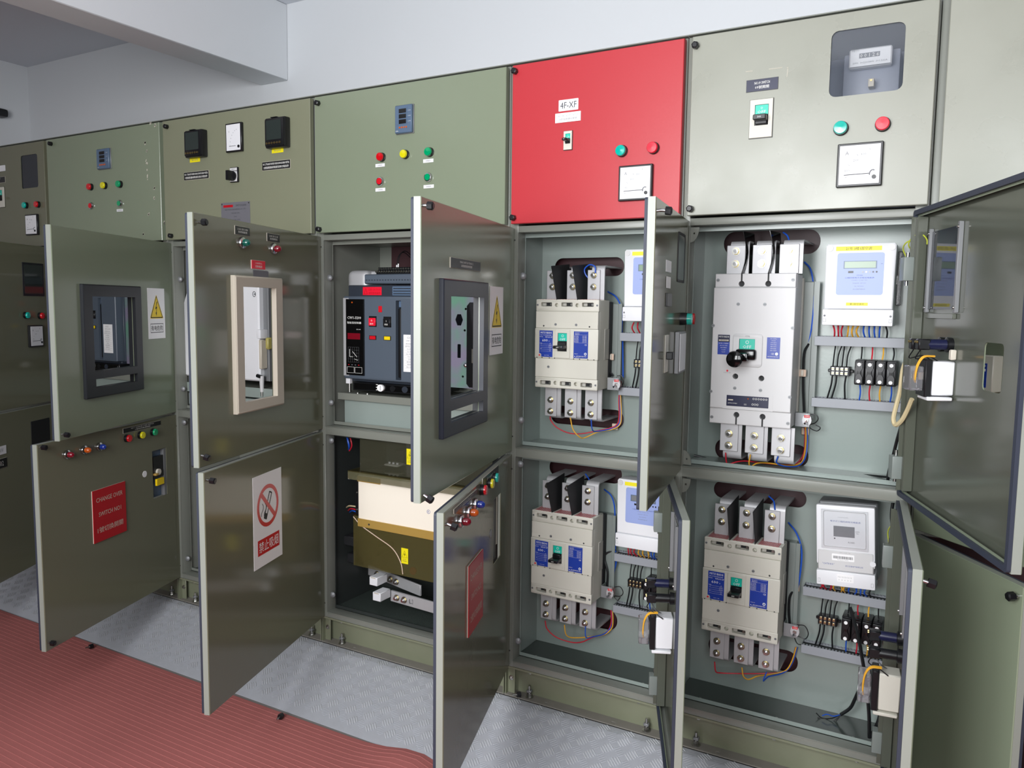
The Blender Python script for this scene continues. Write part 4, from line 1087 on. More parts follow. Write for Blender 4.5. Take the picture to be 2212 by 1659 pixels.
# ---- the large breaker
def big_breaker(loc):
    W, H = .239, .457; o = thing('circuit_breaker', loc, 'largest breaker, light grey with a round black handle knob', 'circuit breaker'); F_ = -.158
    key = [circ(c, z, .0088, 18) for c in (.081, .159) for z in (.427, .030)]
    b = MB()
    b.plate(rrect(.002, W - .002, .416, H, .002), key[::2], F_ + .006, F_ + .02, 'cream_white', cham=.001)
    b.plate(rrect(-.001, W + .001, 0, .047, .002), key[1::2], F_ + .006, F_ + .02, 'cream_white', cham=.001)
    b.plate(rrect(0, W, .048, .4155, .002), [rrect(.082, .131, .200, .262, .004)] + [circ(c, z, .0085, 18) for c, z in ((.075, .148), (.152, .146))], F_, F_ + .02, 'cream_white', cham=.0015)
    b.box(.001, W - .001, F_ + .02, -.05, .001, H - .001, 'cream_white', .002)
    b.box(.004, W + .003, -.05, -.03, .01, H - .01, 'beige_side', .002)
    b.build('body', o, world=False)
    b = MB()
    for c, z, yy in ((.075, .148, F_ + .0195), (.152, .146, F_ + .0195), (.081, .427, F_ + .0195), (.159, .427, F_ + .0195), (.081, .030, F_ + .0195), (.159, .030, F_ + .0195)):
        b.cyl((c, yy + .0001, z), (c, yy - .0005, z), .0086, 'black_soft', 18)
    for c in (.081, .159): b.box(c - .0022, c + .0022, F_ + .0045, F_ + .0065, .434, .457, 'black_soft'); b.box(c - .0022, c + .0022, F_ + .0045, F_ + .0065, 0, .023, 'black_soft')
    b.build('recess', o, world=False)
    for x, z in ((.010, .438), (W - .010, .438), (.006, .018), (W - .006, .016), (.002, .300), (W - .004, .298), (.002, .098), (W - .003, .095), (.075, .366), (.153, .366), (.0745, .112), (.151, .110)):
        yy = F_ if .047 < z < .415 else F_ + .006; b = MB()
        b.cyl((x, yy, z), (x, yy - .0015, z), .005, 'steel_matte', 14); b.box(x - .003, x + .003, yy - .0018, yy - .0014, z - .0005, z + .0005, 'text_dark'); b.build('screw', o, world=False)
    b = MB(); b.plate(rrect(.064, .152, .178, .278, .010, 4), [rrect(.083, .130, .201, .263, .002)], F_ - .004, F_, 'cream_white', cham=.0015)
    b.text('ON', .107, .2705, F_ - .0042, .006, 'text_grey'); b.box(.084, .129, F_ - .001, F_ + .003, .232, .262, 'teal'); b.text('OFF', .1065, .2385, F_ - .0014, .009, 'white', width=.025)
    b.plate(circ(.1065, .2525, .005, 16), [circ(.1065, .2525, .0038, 16)], F_ - .0016, F_ - .001, 'white'); b.box(.084, .129, F_ + .002, F_ + .0035, .202, .232, 'black_gloss'); b.build('handle_frame', o, world=False)
    b = MB(); b.box(.077, .136, F_ - .022, F_ + .002, .200, .232, 'black_gloss', .008, 3); b.box(.088, .118, F_ - .045, F_ - .01, .196, .222, 'black_gloss', .006, 2)
    b.cyl((.100, F_ - .035, .208), (.090, F_ - .075, .205), .011, 'black_gloss', 16); b.lathe([(0, .008), (.003, .016), (.009, .0225), (.016, .0245), (.022, .022), (.026, .014), (.0275, .001)], (.092, F_ - .068, .205), (-.12, -1, -.02), 'black_gloss', 28)
    b.build('handle', o, world=False)
    for x0, x1, z0, z1 in ((.018, .054, .213, .273), (.164, .202, .206, .269)):
        b = MB(); b.box(x0, x1, F_ - .0008, F_, z0, z1, 'blue_label'); yy = F_ - .001; cx = (x0 + x1) / 2; y = yy
        if x0 < .1:
            b.box(x0, x1, yy + .0001, yy + .0003, z1 - .022, z1, 'navy'); b.text('MITSUBISHI', cx, z1 - .006, yy, .005, 'text_white', width=.031); b.box(x0 + .003, x1 - .003, yy, yy + .0002, z1 - .019, z1 - .0145, 'frame_beige'); b.text('NF1600-SS', cx, z1 - .0167, yy - .0002, .003, 'navy')
            for q in range(5): b.text(('RATED CURRENT', '800 1000 1200', 'INCOMING', 'Ui 690V', 'Uimp 8kV')[q], cx, z1 - .026 - q * .0066, yy, .0026, 'text_white')
        else:
            for q in range(7): b.text(('IEC 60947-2', 'ICU/ICS', '690V 25/13', '500V 50/25', '440V 65/33', '380V 85/43', '220V 125/63')[q], cx, z1 - .004 - q * .0058, yy, .0025, 'text_white')
            b.text('CE', cx - .002, z0 + .0145, yy, .005, 'text_white'); b.cyl((cx + .010, yy, z0 + .0145), (cx + .010, yy - .0004, z0 + .0145), .0045, 'text_white', 14); b.text('MITSUBISHI ELECTRIC', cx, z0 + .006, yy, .003, 'text_white', width=.031)
        b.build('rating_label', o, world=False)
    b = MB(); b.plate(rrect(.04, .189, .048, .098), [], F_ - .0004, F_, 'cream_white'); b.box(.051, .176, F_ - .0015, F_, .057, .090, 'navy', .0008); yy = F_ - .0018
    b.box(.056, .071, yy, yy + .0002, .074, .078, 'frame_beige'); b.text('ELECTRONIC TRIP RELAY', .07, .066, yy, .003, 'text_white', maxw=.028); b.cyl((.116, yy, .082), (.116, yy - .0004, .082), .002, 'lamp_orange', 10)
    for q in range(6): b.plate(circ(.132 + q * .0075, .083, .0028, 12), [circ(.132 + q * .0075, .083, .0019, 12)], yy - .0001, yy + .0002, 'text_white')
    for q in range(3): b.plate(circ(.130 + q * .007, .066, .003, 12), [circ(.130 + q * .007, .066, .0022, 12)], yy - .0001, yy + .0002, 'text_white')
    b.box(.104, .112, yy, yy + .0002, .062, .067, 'text_grey'); b.build('trip_relay_panel', o, world=False)
    b = MB(); b.cyl((.050, F_, .164), (.050, F_ - .0012, .164), .003, 'pink_red', 12); b.text('PUSH TO TRIP', .050, .158, F_ - .0003, .0025, 'text_grey'); b.build('trip_button', o, world=False)
    for x in (.0945, .172):
        b = MB(); b.T = Matrix.Translation((x - .013, -.125, 0)) @ Matrix.Rotation(R(-4), 4, 'Z')
        n = 8; vs = []
        for i in range(n + 1):
            z = .457 + .125 * i / n; bow = .012 * math.sin(math.pi * i / n)
            for sx in (-.0008, .0008): vs += [(sx + bow, -.028, z), (sx + bow * .4 + .006, .062, z)]
        fs = []
        for i in range(n):
            a = i * 4; fs += [(a, a + 4, a + 5, a + 1), (a + 2, a + 3, a + 7, a + 6), (a, a + 2, a + 6, a + 4), (a + 1, a + 5, a + 7, a + 3)]
        b.add(vs, fs, 'black_gloss'); b.fix = True; b.build('phase_barrier', o, world=False)
    terminals(o, (.057, .134, .212), .056, .010, (.487, .525), (-.032, -.069), .457, 0.0, .556, -.112, y=-.135, s=1.1)
    b = MB(); b.box(-.02, W + .03, -.03, -.001, .02, H - .02, 'bracket', .002); b.box(W + .03, W + .046, -.03, -.028, .02, H - .02, 'bracket'); b.build('mounting_bracket', o, world=False)
    return o
big_breaker((3.898, YP - .0005, 1.0445))

# ---- electricity meters
def meter(x0, z0, label, tape, low=None, lcd='lcd', w=.187, h=.234):
    o = thing('electricity_meter', (x0, YP - .0005, z0), label, 'electricity meter'); F_ = -.1
    b = MB()
    b.plate([(.003, .048), (w - .003, .048), (w - .001, h - .006), (w - .006, h), (.006, h), (.001, h - .006)], [], F_, -.045, 'white', cham=.003)
    b.box(.006, w - .006, -.045, 0, .03, h - .008, 'cream_white', .003)
    b.box(w - .002, w + .012, -.03, -.002, .06, h - .02, 'clear_plastic', .002)
    b.build('casing', o, world=False)
    b = MB(); b.box(-.0005, w + .0005, F_ - .004, -.03, 0, .047, 'white', .004, 2)
    for x in (.006, w - .006): b.lathe([(0, .0032), (.0006, .003)], (x, F_ - .004, .028), (0, -1, 0), 'text_grey', 10); b.plate(rrect(x - .004, x + .004, .010, .020), [rrect(x - .0034, x + .0034, .0106, .0194)], F_ - .0043, F_ - .004, 'text_grey')
    b.build('terminal_cover', o, world=False)
    b = MB()
    for x in (.012, w - .012): b.cyl((x, F_ + .0005, h - .012), (x, F_ - .002, h - .012), .009, 'cream_white', 16)
    b.build('cover_screw', o, world=False)
    b = MB(); b.plate(rrect(.033, w - .030, .088, .208, .007, 4), [], F_ - .0008, F_ + .001, 'lilac'); cx = w / 2 + .001; yy = F_ - .001
    b.text('三相四线电子式有功电能表', cx, .137, yy, .004, 'text_blue', width=.078); b.text('DTS634', cx, .144, yy, .0032, 'text_blue')
    for q, t in enumerate(('3×220/380V   3×1.5(6)A   50Hz', '400imp/kWh   GB/T17215', 'No. 06120021', '浙江正泰电气有限公司')): b.text(t, cx, .130 - q * .0085, yy, .003, 'text_grey')
    b.text('kWh', w - .036, .176, yy, .002, 'text_dark')
    for q, m2 in enumerate(('steel_matte', 'lamp_maroon', 'steel_matte', 'navy', 'black')): b.cyl((cx + .008 + q * .009, F_ - .0008, .1535), (cx + .008 + q * .009, F_ - .0014, .1535), .0026, m2, 12)
    b.box(cx - .031, cx - .017, F_ - .0012, F_ - .0008, .1505, .1565, 'black'); b.build('face_label', o, world=False)
    b = MB(); b.plate(rrect(cx - .044, cx + .044, .163, .185), [], F_ - .0014, F_ - .0006, 'meter_blue'); b.plate(rrect(cx - .041, cx + .041, .165, .183), [], F_ - .0016, F_ - .0013, lcd); b.build('lcd_screen', o, world=False)
    b = MB(); b.plate(rrect(.028, w - .038 if len(tape) > 5 else .075, .214, .2265), [], F_ - .0005, F_, 'yellow_tape'); b.text(tape, (.028 + (w - .038 if len(tape) > 5 else .075)) / 2, .2202, F_ - .0007, .0088, 'text_dark', maxw=.115, res=2); b.build('yellow_tape', o, world=False)
    if low:
        b = MB(); b.plate(rrect(.062, .120, .0575, .0665), [], F_ - .0005, F_, 'yellow_tape'); b.text(low, .091, .062, F_ - .0007, .0065, 'text_dark', maxw=.054); b.build('yellow_tape', o, world=False)
    return o
meter(3.580, 1.352, 'white meter with yellow tape in the ' + BAY['4u'], '19号 4楼')
meter(3.5755, .586, 'white meter with yellow tape reading 20 in the ' + BAY['4l'], '20号 6楼', lcd='lcd_grey')
meter(4.205, 1.352, 'white meter with two strips of yellow tape in the ' + BAY['5u'], '21号 3楼1部空调', '第1部空调号')
# pale grey meter
o = thing('electricity_meter', (4.226, YP - .0005, .575), 'pale grey meter with barcode sticker and clear cover, hanging slightly askew', 'electricity meter'); T_ = Matrix.Rotation(R(-3.2), 4, 'Y')
w, h, F_ = .162, .243, -.1
def tb(): 
    b = MB(); b.T = T_; return b
b = tb(); b.box(.004, w + .004, -.07, 0, .02, h + .006, 'steel_matte', .004); b.box(0, w, F_, -.07, .062, h, 'white', .006, 2); b.build('casing', o, world=False)
b = tb(); b.box(0, w, F_ - .004, -.03, 0, .045, 'white', .004, 2); b.plate(rrect(.058, .104, .015, .038, .002), [], F_ - .0045, F_ - .004, 'paper')
for q in range(5): b.text('1 2 3'[0:3], .064 + q * .008, .030, F_ - .0048, .0035, 'text_dark'); b.text('8', .064 + q * .008, .021, F_ - .0048, .0028, 'text_dark')
for x in (.008, w - .008): b.plate(rrect(x - .003, x + .003, .008, .02), [rrect(x - .0025, x + .0025, .0085, .0195)], F_ - .0043, F_ - .004, 'text_grey')
b.build('terminal_cover', o, world=False)
b = tb(); b.box(.004, w - .004, F_ - .002, -.04, .046, .108, 'cream_white', .003); b.plate(rrect(.044, .106, .078, .098, .002), [], F_ - .0026, F_ - .002, 'paper'); rs = random.Random(4); x = .048
while x < .102:
    ww = .0004 + rs.random() * .0011; b.box(x, x + ww, F_ - .0029, F_ - .0026, .084, .092, 'text_dark'); x += ww + .0005 + rs.random() * .0012
b.text('No.200612002115004622', .075, .081, F_ - .0029, .002, 'text_dark', maxw=.05); b.text('"CHTDDD"', .034, .066, F_ - .0023, .005, 'text_blue'); b.text('浙江正泰电气有限公司', .105, .064, F_ - .0023, .0045, 'text_blue', maxw=.062); b.text('DTS634     3×1.5(6)A     50Hz', .08, .103, F_ - .0023, .0022, 'text_grey')
b.cyl((w - .006, F_, .078), (w - .006, F_ - .005, .078), .008, 'white', 16); b.build('name_cover', o, world=False)
b = tb(); b.plate(rrect(.020, w - .024, .118, h - .016, .006), [rrect(.022, w - .026, .120, h - .018, .005)], F_ - .003, F_, 'cream_white'); b.text('电子式三相四线有功电能表', .082, .196, F_ - .0005, .0055, 'text_blue', width=.083); b.text('3×220/380V 400imp/kWh', .075, .208, F_ - .0005, .0025, 'text_grey'); b.text('RS485', .098, .135, F_ - .0005, .005, 'text_grey'); b.cyl((.052, F_, .144), (.052, F_ - .0006, .144), .0022, 'text_dark', 10); b.text('kWh\nNo', .115, .166, F_ - .0005, .009, 'text_grey'); b.build('face_label', o, world=False)
b = tb(); b.box(.049, .107, F_ - .0012, F_ - .0002, .150, .182, 'lcd_grey', .0004); b.build('lcd_screen', o, world=False)
b = tb(); b.box(.016, w - .018, F_ - .0065, F_ - .0055, .114, h - .012, 'clear_thin', .0004); b.build('clear_cover', o, world=False)
# ================================================================ bay fittings beside the breakers
def duct(x0, x1, z0, z1, label, y0=.15):
    b = MB(); y1 = YP - .001
    b.box(x0, x1, y0, y0 + .0018, z0, z1, 'duct', .0006); b.box(x0, x1, y1 - .0015, y1, z0, z1, 'duct')
    n = int((x1 - x0 - .004) / .0095)
    for zz in (z1, z0):
        s_ = -1 if zz == z1 else 1
        for i in range(n):
            x = x0 + .003 + i * .0095; b.box(x, x + .0058, y0 + .002, y0 + .012, zz + s_ * .0015, zz + s_ * .0002, 'duct'); b.box(x, x + .0058, y1 - .012, y1 - .002, zz + s_ * .0015, zz + s_ * .0002, 'duct')
        b.box(x0, x1, y0 + .012, y1 - .012, zz + s_ * .006, zz + s_ * .005, 'black_soft')
    b.box(x0, x0 + .001, y0 + .002, y1 - .002, z0, z1, 'duct'); b.box(x1 - .001, x1, y0 + .002, y1 - .002, z0, z1, 'duct')
    return tag(b.build('cable_duct'), label, 'cable duct', 'grey slotted cable ducts')
def wire(pts, r, m, label, group='wiring inside the cabinets', name='wire', n=7, k=5, cat='wire'):
    b = MB(); b.tube(pts, r, m, n, k); return tag(b.build(name), label, cat, group)
def wp(pts, ys, r, m, label, **kw):
    """path given by places seen in the photo with their depth behind the cabinet front"""
    L_ = len(pts)
    if len(ys) != L_:
        o_ = []
        for i in range(L_):
            t = i / (L_ - 1) * (len(ys) - 1); j = min(int(t), len(ys) - 2); o_.append(ys[j] + (ys[j + 1] - ys[j]) * (t - j))
        ys = o_
    P = [w3(p[0], p[1], y) for p, y in zip(pts, ys)]
    return wire(P, r, m, label, **kw)
def fuse(x, z, label):
    o = thing('fuse_holder', (x, YP - .001, z), label, 'fuse holder', 'black fuse holders in rows of four'); F_ = -.075
    b = MB(); w, h = .0265, .075
    b.box(0, w, F_ + .012, 0, .001, h - .001, 'black', .002); b.box(.0005, w - .0005, F_, F_ + .014, .004, h - .004, 'black', .003, 2)
    b.build('base', o, world=False)
    b = MB(); b.plate([(.003, .006), (w - .003, .006), (w - .003, .024), (w - .008, .033), (w - .008, .043), (w - .003, .052), (w - .003, h - .006), (.003, h - .006), (.003, .052), (.008, .043), (.008, .033), (.003, .024)], [], F_ - .006, F_, 'black', cham=.0012)
    b.box(w / 2 - .003, w / 2 + .003, F_ - .0065, F_ - .006, .034, .042, 'black_gloss'); b.build('fuse_carrier', o, world=False)
    for zz in (.013, h - .013):
        b = MB(); b.cyl((w / 2, F_ - .0055, zz), (w / 2, F_ - .0085, zz), .0052, 'paper', 16); b.build('sealing_cap', o, world=False)
    return o
def tblock(x, z, label):
    o = thing('terminal_block', (x, YP - .001, z), label, 'terminal block', 'black four-way terminal blocks')
    b = MB(); b.box(0, .056, -.026, 0, 0, .028, 'black', .0015)
    for q in range(5): b.box(.0015 + q * .0125, .003 + q * .0125, -.032, -.02, .0, .028, 'black')
    b.box(-.008, .064, -.012, -.002, .009, .019, 'black', .002)
    b.build('base', o, world=False)
    for q in range(4):
        for zz in (.0075, .0205):
            b = MB(); c = .0083 + q * .0125; b.box(c - .0045, c + .0045, -.029, -.0255, zz - .005, zz + .005, 'steel', .0008); b.cyl((c, -.029, zz), (c, -.0315, zz), .0034, 'brass', 10); b.box(c - .003, c + .003, -.0318, -.0314, zz - .0005, zz + .0005, 'text_dark'); b.build('terminal_screw', o, world=False)
    return o
def toggle(x, z, label):
    o = thing('toggle_switch', (x, .12, z), label, 'toggle switch', 'small ON and OFF toggle switches')
    b = MB(); b.box(-.030, .012, 0, .0015, -.002, .040, 'steel_matte', .0004); b.box(-.030, -.0285, .0015, .0785, -.002, .040, 'bracket'); b.build('bracket', o, world=False)
    b = MB(); b.plate([(.004 + .0135 * math.cos(R(a)), .019 + .018 * math.sin(R(a))) for a in range(0, 360, 30)], [], -.0012, 0, 'tin'); b.box(-.004, .012, -.0016, -.0012, .0265, .0345, 'red'); b.text('ON', .004, .0305, -.0018, .005, 'text_white'); b.text('OFF', .004, .005, -.0015, .0055, 'text_dark', width=.012); b.build('switch_plate', o, world=False)
    b = MB(); b.cyl((.004, -.001, .018), (.004, -.006, .018), .006, 'steel', 6); b.cyl((.004, -.005, .018), (.002, -.022, .011), .0022, 'chrome', 8, r2=.0034); b.build('toggle_lever', o, world=False)
    b = MB(); b.box(-.004, .012, .002, .028, .008, .030, 'lamp_maroon', .001); b.build('switch_body', o, world=False)
    return o
WR = random.Random(11)
def bay(k, dx, dz, w, dl, skip_block=False):
    B = BAY[k]; X = 4.178 + dx; e = dz
    duct(X, X + w, 1.290 + e, 1.3175 + e, 'slotted grey duct directly under the meter, ' + B)
    duct(X + dl, X + w, 1.1045 + e, 1.1315 + e, 'slotted grey duct below the fuse holders, ' + B)
    if not skip_block:
        tblock(4.223 + dx, 1.200 + e, 'terminal block with eight screws, ' + B)
        nf = 4 if w > .24 else 4
        for q in range(nf):
            x = 4.296 + dx + q * .0283
            if x + .0265 > X + w + .0: break
            fuse(x, 1.178 + e, ('leftmost', 'second from left', 'third from left', 'rightmost')[q] + ' fuse holder, ' + B)
            tm = ('w_black', 'w_red', 'w_yellow', 'w_black')[q]; bm_ = ('w_blue', 'w_red', 'w_yellow', 'w_blue')[q]; c = x + .013
            j = lambda s=.004: (WR.random() - .5) * s
            wire([(c + j(), .172, 1.2915 + e), (c + j(.006), .168, 1.272 + e), (c, .165, 1.2535 + e)], .0022, tm, ('left black', 'red', 'yellow', 'right black')[q] + ' lead above the fuse holders, ' + B, group='fuse holder leads')
            wire([(c, .165, 1.1785 + e), (c + j(.006), .165, 1.155 + e), (c + j(), .172, 1.1305 + e)], .0022, bm_, ('left blue', 'red', 'yellow', 'right blue')[q] + ' lead below the fuse holders, ' + B, group='fuse holder leads')
        for q, c in enumerate((4.231, 4.243, 4.2565, 4.269)):
            c += dx
            wire([(c + .004 + (q % 2) * .006, .175, 1.2915 + e), (c + .002, .170, 1.262 + e), (c, .170, 1.2285 + e)], .0021, 'w_black', 'thin black leads above the terminal block, ' + B, group='leads above the terminal block, ' + B)
        for q, c in enumerate((4.231, 4.243, 4.269)):
            c += dx
            wire([(c, .170, 1.200 + e), (c - .002, .168, 1.172 + e), (c - (.012 if q < 2 else .0), .174, 1.1305 + e)], .0026, 'w_black', 'thin black leads below the terminal block, ' + B, group='leads below the terminal block, ' + B)
    # leads from the meter
    cols = ('w_red', 'w_red', 'w_red', 'w_yellow', 'w_yellow', 'w_yellow', 'w_blue', 'w_blue', 'w_blue', 'w_blue', 'w_black')
    for q, m_ in enumerate(cols):
        c = 4.228 + dx + q * .0142
        if c > X + w - .01: break
        z1 = (1.354 if k != '5l' else 1.347) + e
        wire([(c, .150, z1), (c + (WR.random() - .5) * .012, .146, (z1 + 1.316 + e) / 2), (c + (WR.random() - .5) * .008, .165, 1.3165 + e)], .0024, m_, m_[2:] + ' leads entering the duct under the meter, ' + B, group=m_[2:] + ' meter leads, ' + B)
bay('5u', 0, 0, .250, 0)
bay('5l', .002, -.7755, .248, .003)
bay('4l', -.627, -.7755, .231, -.0)
bay('4u', -.627, -.0065, .231, 0)
toggle(4.168, 1.046, 'ON and OFF toggle beside the foot of the largest breaker')
toggle(4.163, .386, 'ON and OFF toggle in the ' + BAY['5l'])
toggle(3.552, 1.119, 'ON and OFF toggle in the ' + BAY['4u'])
toggle(3.547, .389, 'ON and OFF toggle in the ' + BAY['4l'])

# wires at the feet of the breakers
A = 'lead looping from the lower left terminal, '; B_ = 'lead looping from the lower middle terminal, '; C_ = 'lead at the lower right terminal, '
def feet(k, red, yel, blu, ys):
    y0 = ys
    wp(red, y0, .0021, 'w_red', 'red ' + A + BAY[k]); wp(yel, [v - .004 for v in y0], .0021, 'w_yellow', 'yellow ' + B_ + BAY[k]); wp(blu, [v + .003 for v in y0], .0021, 'w_blue', 'blue ' + C_ + BAY[k])
feet('4u', [(1188.6, 900), (1190, 908), (1202, 922.7), (1225.6, 934.5), (1252.7, 937.2), (1289, 931), (1321, 923.7), (1334, 915), (1337.5, 897), (1336.8, 868), (1337.7, 845)],
     [(1232, 902), (1238, 928), (1252.7, 944.4), (1263.6, 945.4), (1290.7, 933.6), (1323, 927), (1339, 917), (1342, 897), (1341, 868), (1340, 845)],
     [(1277, 906), (1279, 926), (1287, 932), (1322, 925.5), (1336, 917), (1340, 897), (1339, 845)], [.083, .09, .12, .16, .18, .185, .185])
feet('4l', [(1177.7, 1341), (1182, 1358.5), (1202, 1376.6), (1234.7, 1387.4), (1258, 1386.5), (1280, 1376.6), (1303.4, 1370), (1316, 1358.5), (1320.6, 1340), (1319.7, 1318)],
     [(1219.3, 1350), (1222, 1369), (1231, 1376.6), (1252.7, 1377.5), (1280, 1374.8), (1305, 1371), (1321.5, 1356.7), (1324, 1337), (1323, 1320)],
     [(1264.5, 1353), (1266, 1376.6), (1282, 1375), (1304, 1370), (1318, 1357), (1322, 1338), (1321, 1320)], [.083, .09, .12, .16, .18, .185, .185])
feet('5u', [(1567.5, 978), (1569, 997), (1575, 1002), (1594.7, 997), (1613, 996), (1649, 1000.4), (1694, 1004), (1721, 1000.4), (1735.7, 980.5), (1739, 948), (1738.4, 915)],
     [(1621, 982), (1618, 1000.4), (1622, 1008.5), (1634.4, 1001), (1658, 1000), (1703, 1005.8), (1728.5, 1000.4), (1737.5, 982), (1741, 948), (1740, 915)],
     [(1680.5, 986), (1678, 1000.4), (1699.5, 1007.6), (1725, 1005.8), (1739, 989.5), (1744, 957), (1743, 925)], [.058, .07, .1, .14, .17, .18, .18])
feet('5l', [(1543.8, 1430), (1546, 1449.5), (1556, 1453.6), (1597, 1455), (1642, 1455), (1680, 1453), (1698.6, 1448.4), (1712, 1424.7), (1719, 1398)],
     [(1602.6, 1442), (1606, 1460.8), (1617, 1467.6), (1635.4, 1460.8), (1655, 1458), (1678, 1454), (1698.6, 1447.3), (1711, 1427), (1720, 1398)],
     [(1655.7, 1452), (1649, 1471), (1660, 1462), (1685, 1456), (1702, 1446), (1714, 1426), (1722, 1398)], [.083, .09, .12, .16, .18, .185, .185])
# blue control wires
BW = 'blue wire curving down the plate beside the breaker, '
for k, P in (('4u', [(1313, 630), (1330.5, 641), (1341, 661), (1344, 679), (1343, 715), (1345, 737), (1346, 816)]), ('4l', [(1305, 1057), (1319.7, 1070), (1327, 1092), (1328.7, 1125), (1329, 1179), (1331, 1213), (1327, 1233), (1322, 1260)]),
             ('5l', [(1703, 1128.5), (1719, 1149), (1730, 1178), (1731.4, 1212), (1724.6, 1264), (1716.7, 1287), (1710, 1314), (1709, 1345)]), ('5u', [(1737.5, 565.7), (1750, 580), (1755.6, 604), (1758, 640), (1755.6, 685), (1751, 721), (1741, 760), (1735, 800), (1741, 843), (1750, 863)])):
    wp(P, [.19, .175, .17, .175, .18], .0026, 'w_blue', BW + BAY[k])
for k, P, y in (('4u', [(1286, 590), (1285, 576), (1273.5, 572), (1263, 581), (1264.5, 592), (1271, 601)], .085), ('4l', [(1265, 1024), (1272.6, 1036), (1273.5, 1047)], .1), ('5u', [(1692, 502), (1701, 509.7), (1705, 522), (1706, 534)], .07), ('5l', [(1661, 1072), (1671.5, 1083), (1673.8, 1101)], .09)):
    wp(P, [y + .04, y] if k != '4u' else [y, y + .01], .0024, 'w_blue', 'short blue wire at the upper right terminal, ' + BAY[k])
# small black links by the toggles
for k, P in (('5u', [(1750, 895), (1764, 897), (1767, 906), (1760, 914), (1748, 918), (1752, 926), (1765, 931), (1772, 924), (1762, 918)]), ('4l', [(1328, 1268), (1340, 1268), (1346, 1280), (1340, 1288), (1327, 1288), (1334, 1297), (1340, 1290)]),
             ('5l', [(1722, 1350), (1738, 1352), (1746, 1368), (1740, 1380), (1728, 1376), (1716, 1372), (1722, 1390), (1736, 1393)]), ('4u', [(1333, 812), (1343, 812), (1347, 824), (1342, 834), (1334, 834)])):
    wp(P, [.15, .155], .0016, 'w_black', 'small black wire loop beside the toggle, ' + BAY[k])
# dark cables down the mounting channel of each breaker
for k, P in (('4u', [(1325, 560 + 185), (1310, 790), (1324, 812)]), ('5u', [(1747, 743), (1737, 765), (1735, 830), (1737, 890)]), ('4l', [(1330, 1187), (1306, 1200), (1312, 1235), (1311, 1268)]), ('5l', [(1716, 1272), (1706, 1290), (1704, 1320), (1706, 1348)])):
    wp(P, [.172, .155, .155], .004, 'w_black', 'black sheathed cable beside the breaker mount, ' + BAY[k], name='cable', cat='cable')
for k, P in (('4u', (1356, 783)), ('5u', (1744, 741)), ('5l', (1719, 1270)), ('5u2', (1733, 806)), ('4u2', (1319, 771)), ('5u3', (1739, 932)), ('5u4', (1719, 1004)), ('4u3', (1328, 922))):
    if k == '4u': continue
    p = w3(P[0], P[1], .185 if k not in ('5u2', '4u2') else .150); b = MB(); b.box(p.x - .011, p.x + .011, p.y, p.y + .004, p.z - .011, p.z + .011, 'pad', .0015); b.box(p.x - .004, p.x + .004, p.y - .004, p.y, p.z - .009, p.z + .009, 'tag_tan', .001)
    tag(b.build('cable_tie_base'), {'5u': 'cream tie base where the blue wire ends, ' + BAY['5u'], '5l': 'cream tie base left of the duct, ' + BAY['5l'], '5u2': 'cream tie base on the mount of the largest breaker', '4u2': 'cream tie base on the breaker mount, ' + BAY['4u'], '5u3': 'cream tie base under the toggle by the largest breaker', '5u4': 'cream tie base in the lower oval opening by the largest breaker', '4u3': 'cream tie base at the lower oval opening, ' + BAY['4u']}[k], 'cable tie base')
# heavy black cables
wp([(1497, 983), (1560, 996), (1700, 1012), (1830, 1023), (1935, 1032)], [.16, .185, .19, .19, .12], .0035, 'w_black', 'thin black cable lying along the back of the upper bay floor', name='cable', cat='cable')
wp([(1946, 922), (1938, 950), (1928, 990), (1919, 1025), (1918, 1046)], [.0, .03, .05, .06, .07], .0045, 'w_black', 'black cable falling beside the hinges of the tall opened door at right', name='cable', cat='cable')
wp([(1934, 1060), (1926, 1110), (1930, 1160), (1932, 1240), (1928, 1330)], [.15, .13, .1, .09, .09], .0048, 'w_black', 'black cable on the right wall of the ' + BAY['5l'], name='cable', cat='cable')
wp([(1836, 1311), (1846, 1345), (1855, 1380), (1863, 1425), (1870, 1470), (1877, 1540), (1878, 1594)], [.1, .09, .08, .08, .08, .08, .08], .0052, 'w_black', 'long black cable crossing in front of the fuse holders down to the floor', name='cable', cat='cable')
wp([(1904, 1526), (1896, 1560), (1880, 1592)], [.05, .06, .08], .0045, 'w_black', 'short black cable slanting to the floor below the beige transformer box', name='cable', cat='cable')
wp([(1880, 1467), (1866, 1474), (1855, 1492), (1846, 1512), (1836, 1530), (1816, 1544)], [.14, .14, .15, .15, .15, .15], .0052, 'w_black', 'black cable with a frayed end above the bottom right bay floor', name='cable', cat='cable')
for q, (P, m_) in enumerate((([(1816, 1544), (1800, 1547), (1787, 1543), (1776, 1546)], 'w_blue'), ([(1816, 1544), (1795, 1552), (1775, 1551), (1763, 1540)], 'w_black'), ([(1816, 1545), (1797, 1558), (1780, 1553), (1765, 1557)], 'w_black'), ([(1816, 1545), (1802, 1560), (1785, 1556), (1766, 1549)], 'w_black'))):
    wp(P, [.15, .14], .0016, m_, 'frayed thin cores at the end of the cut black cable', group='frayed cable cores', n=5)
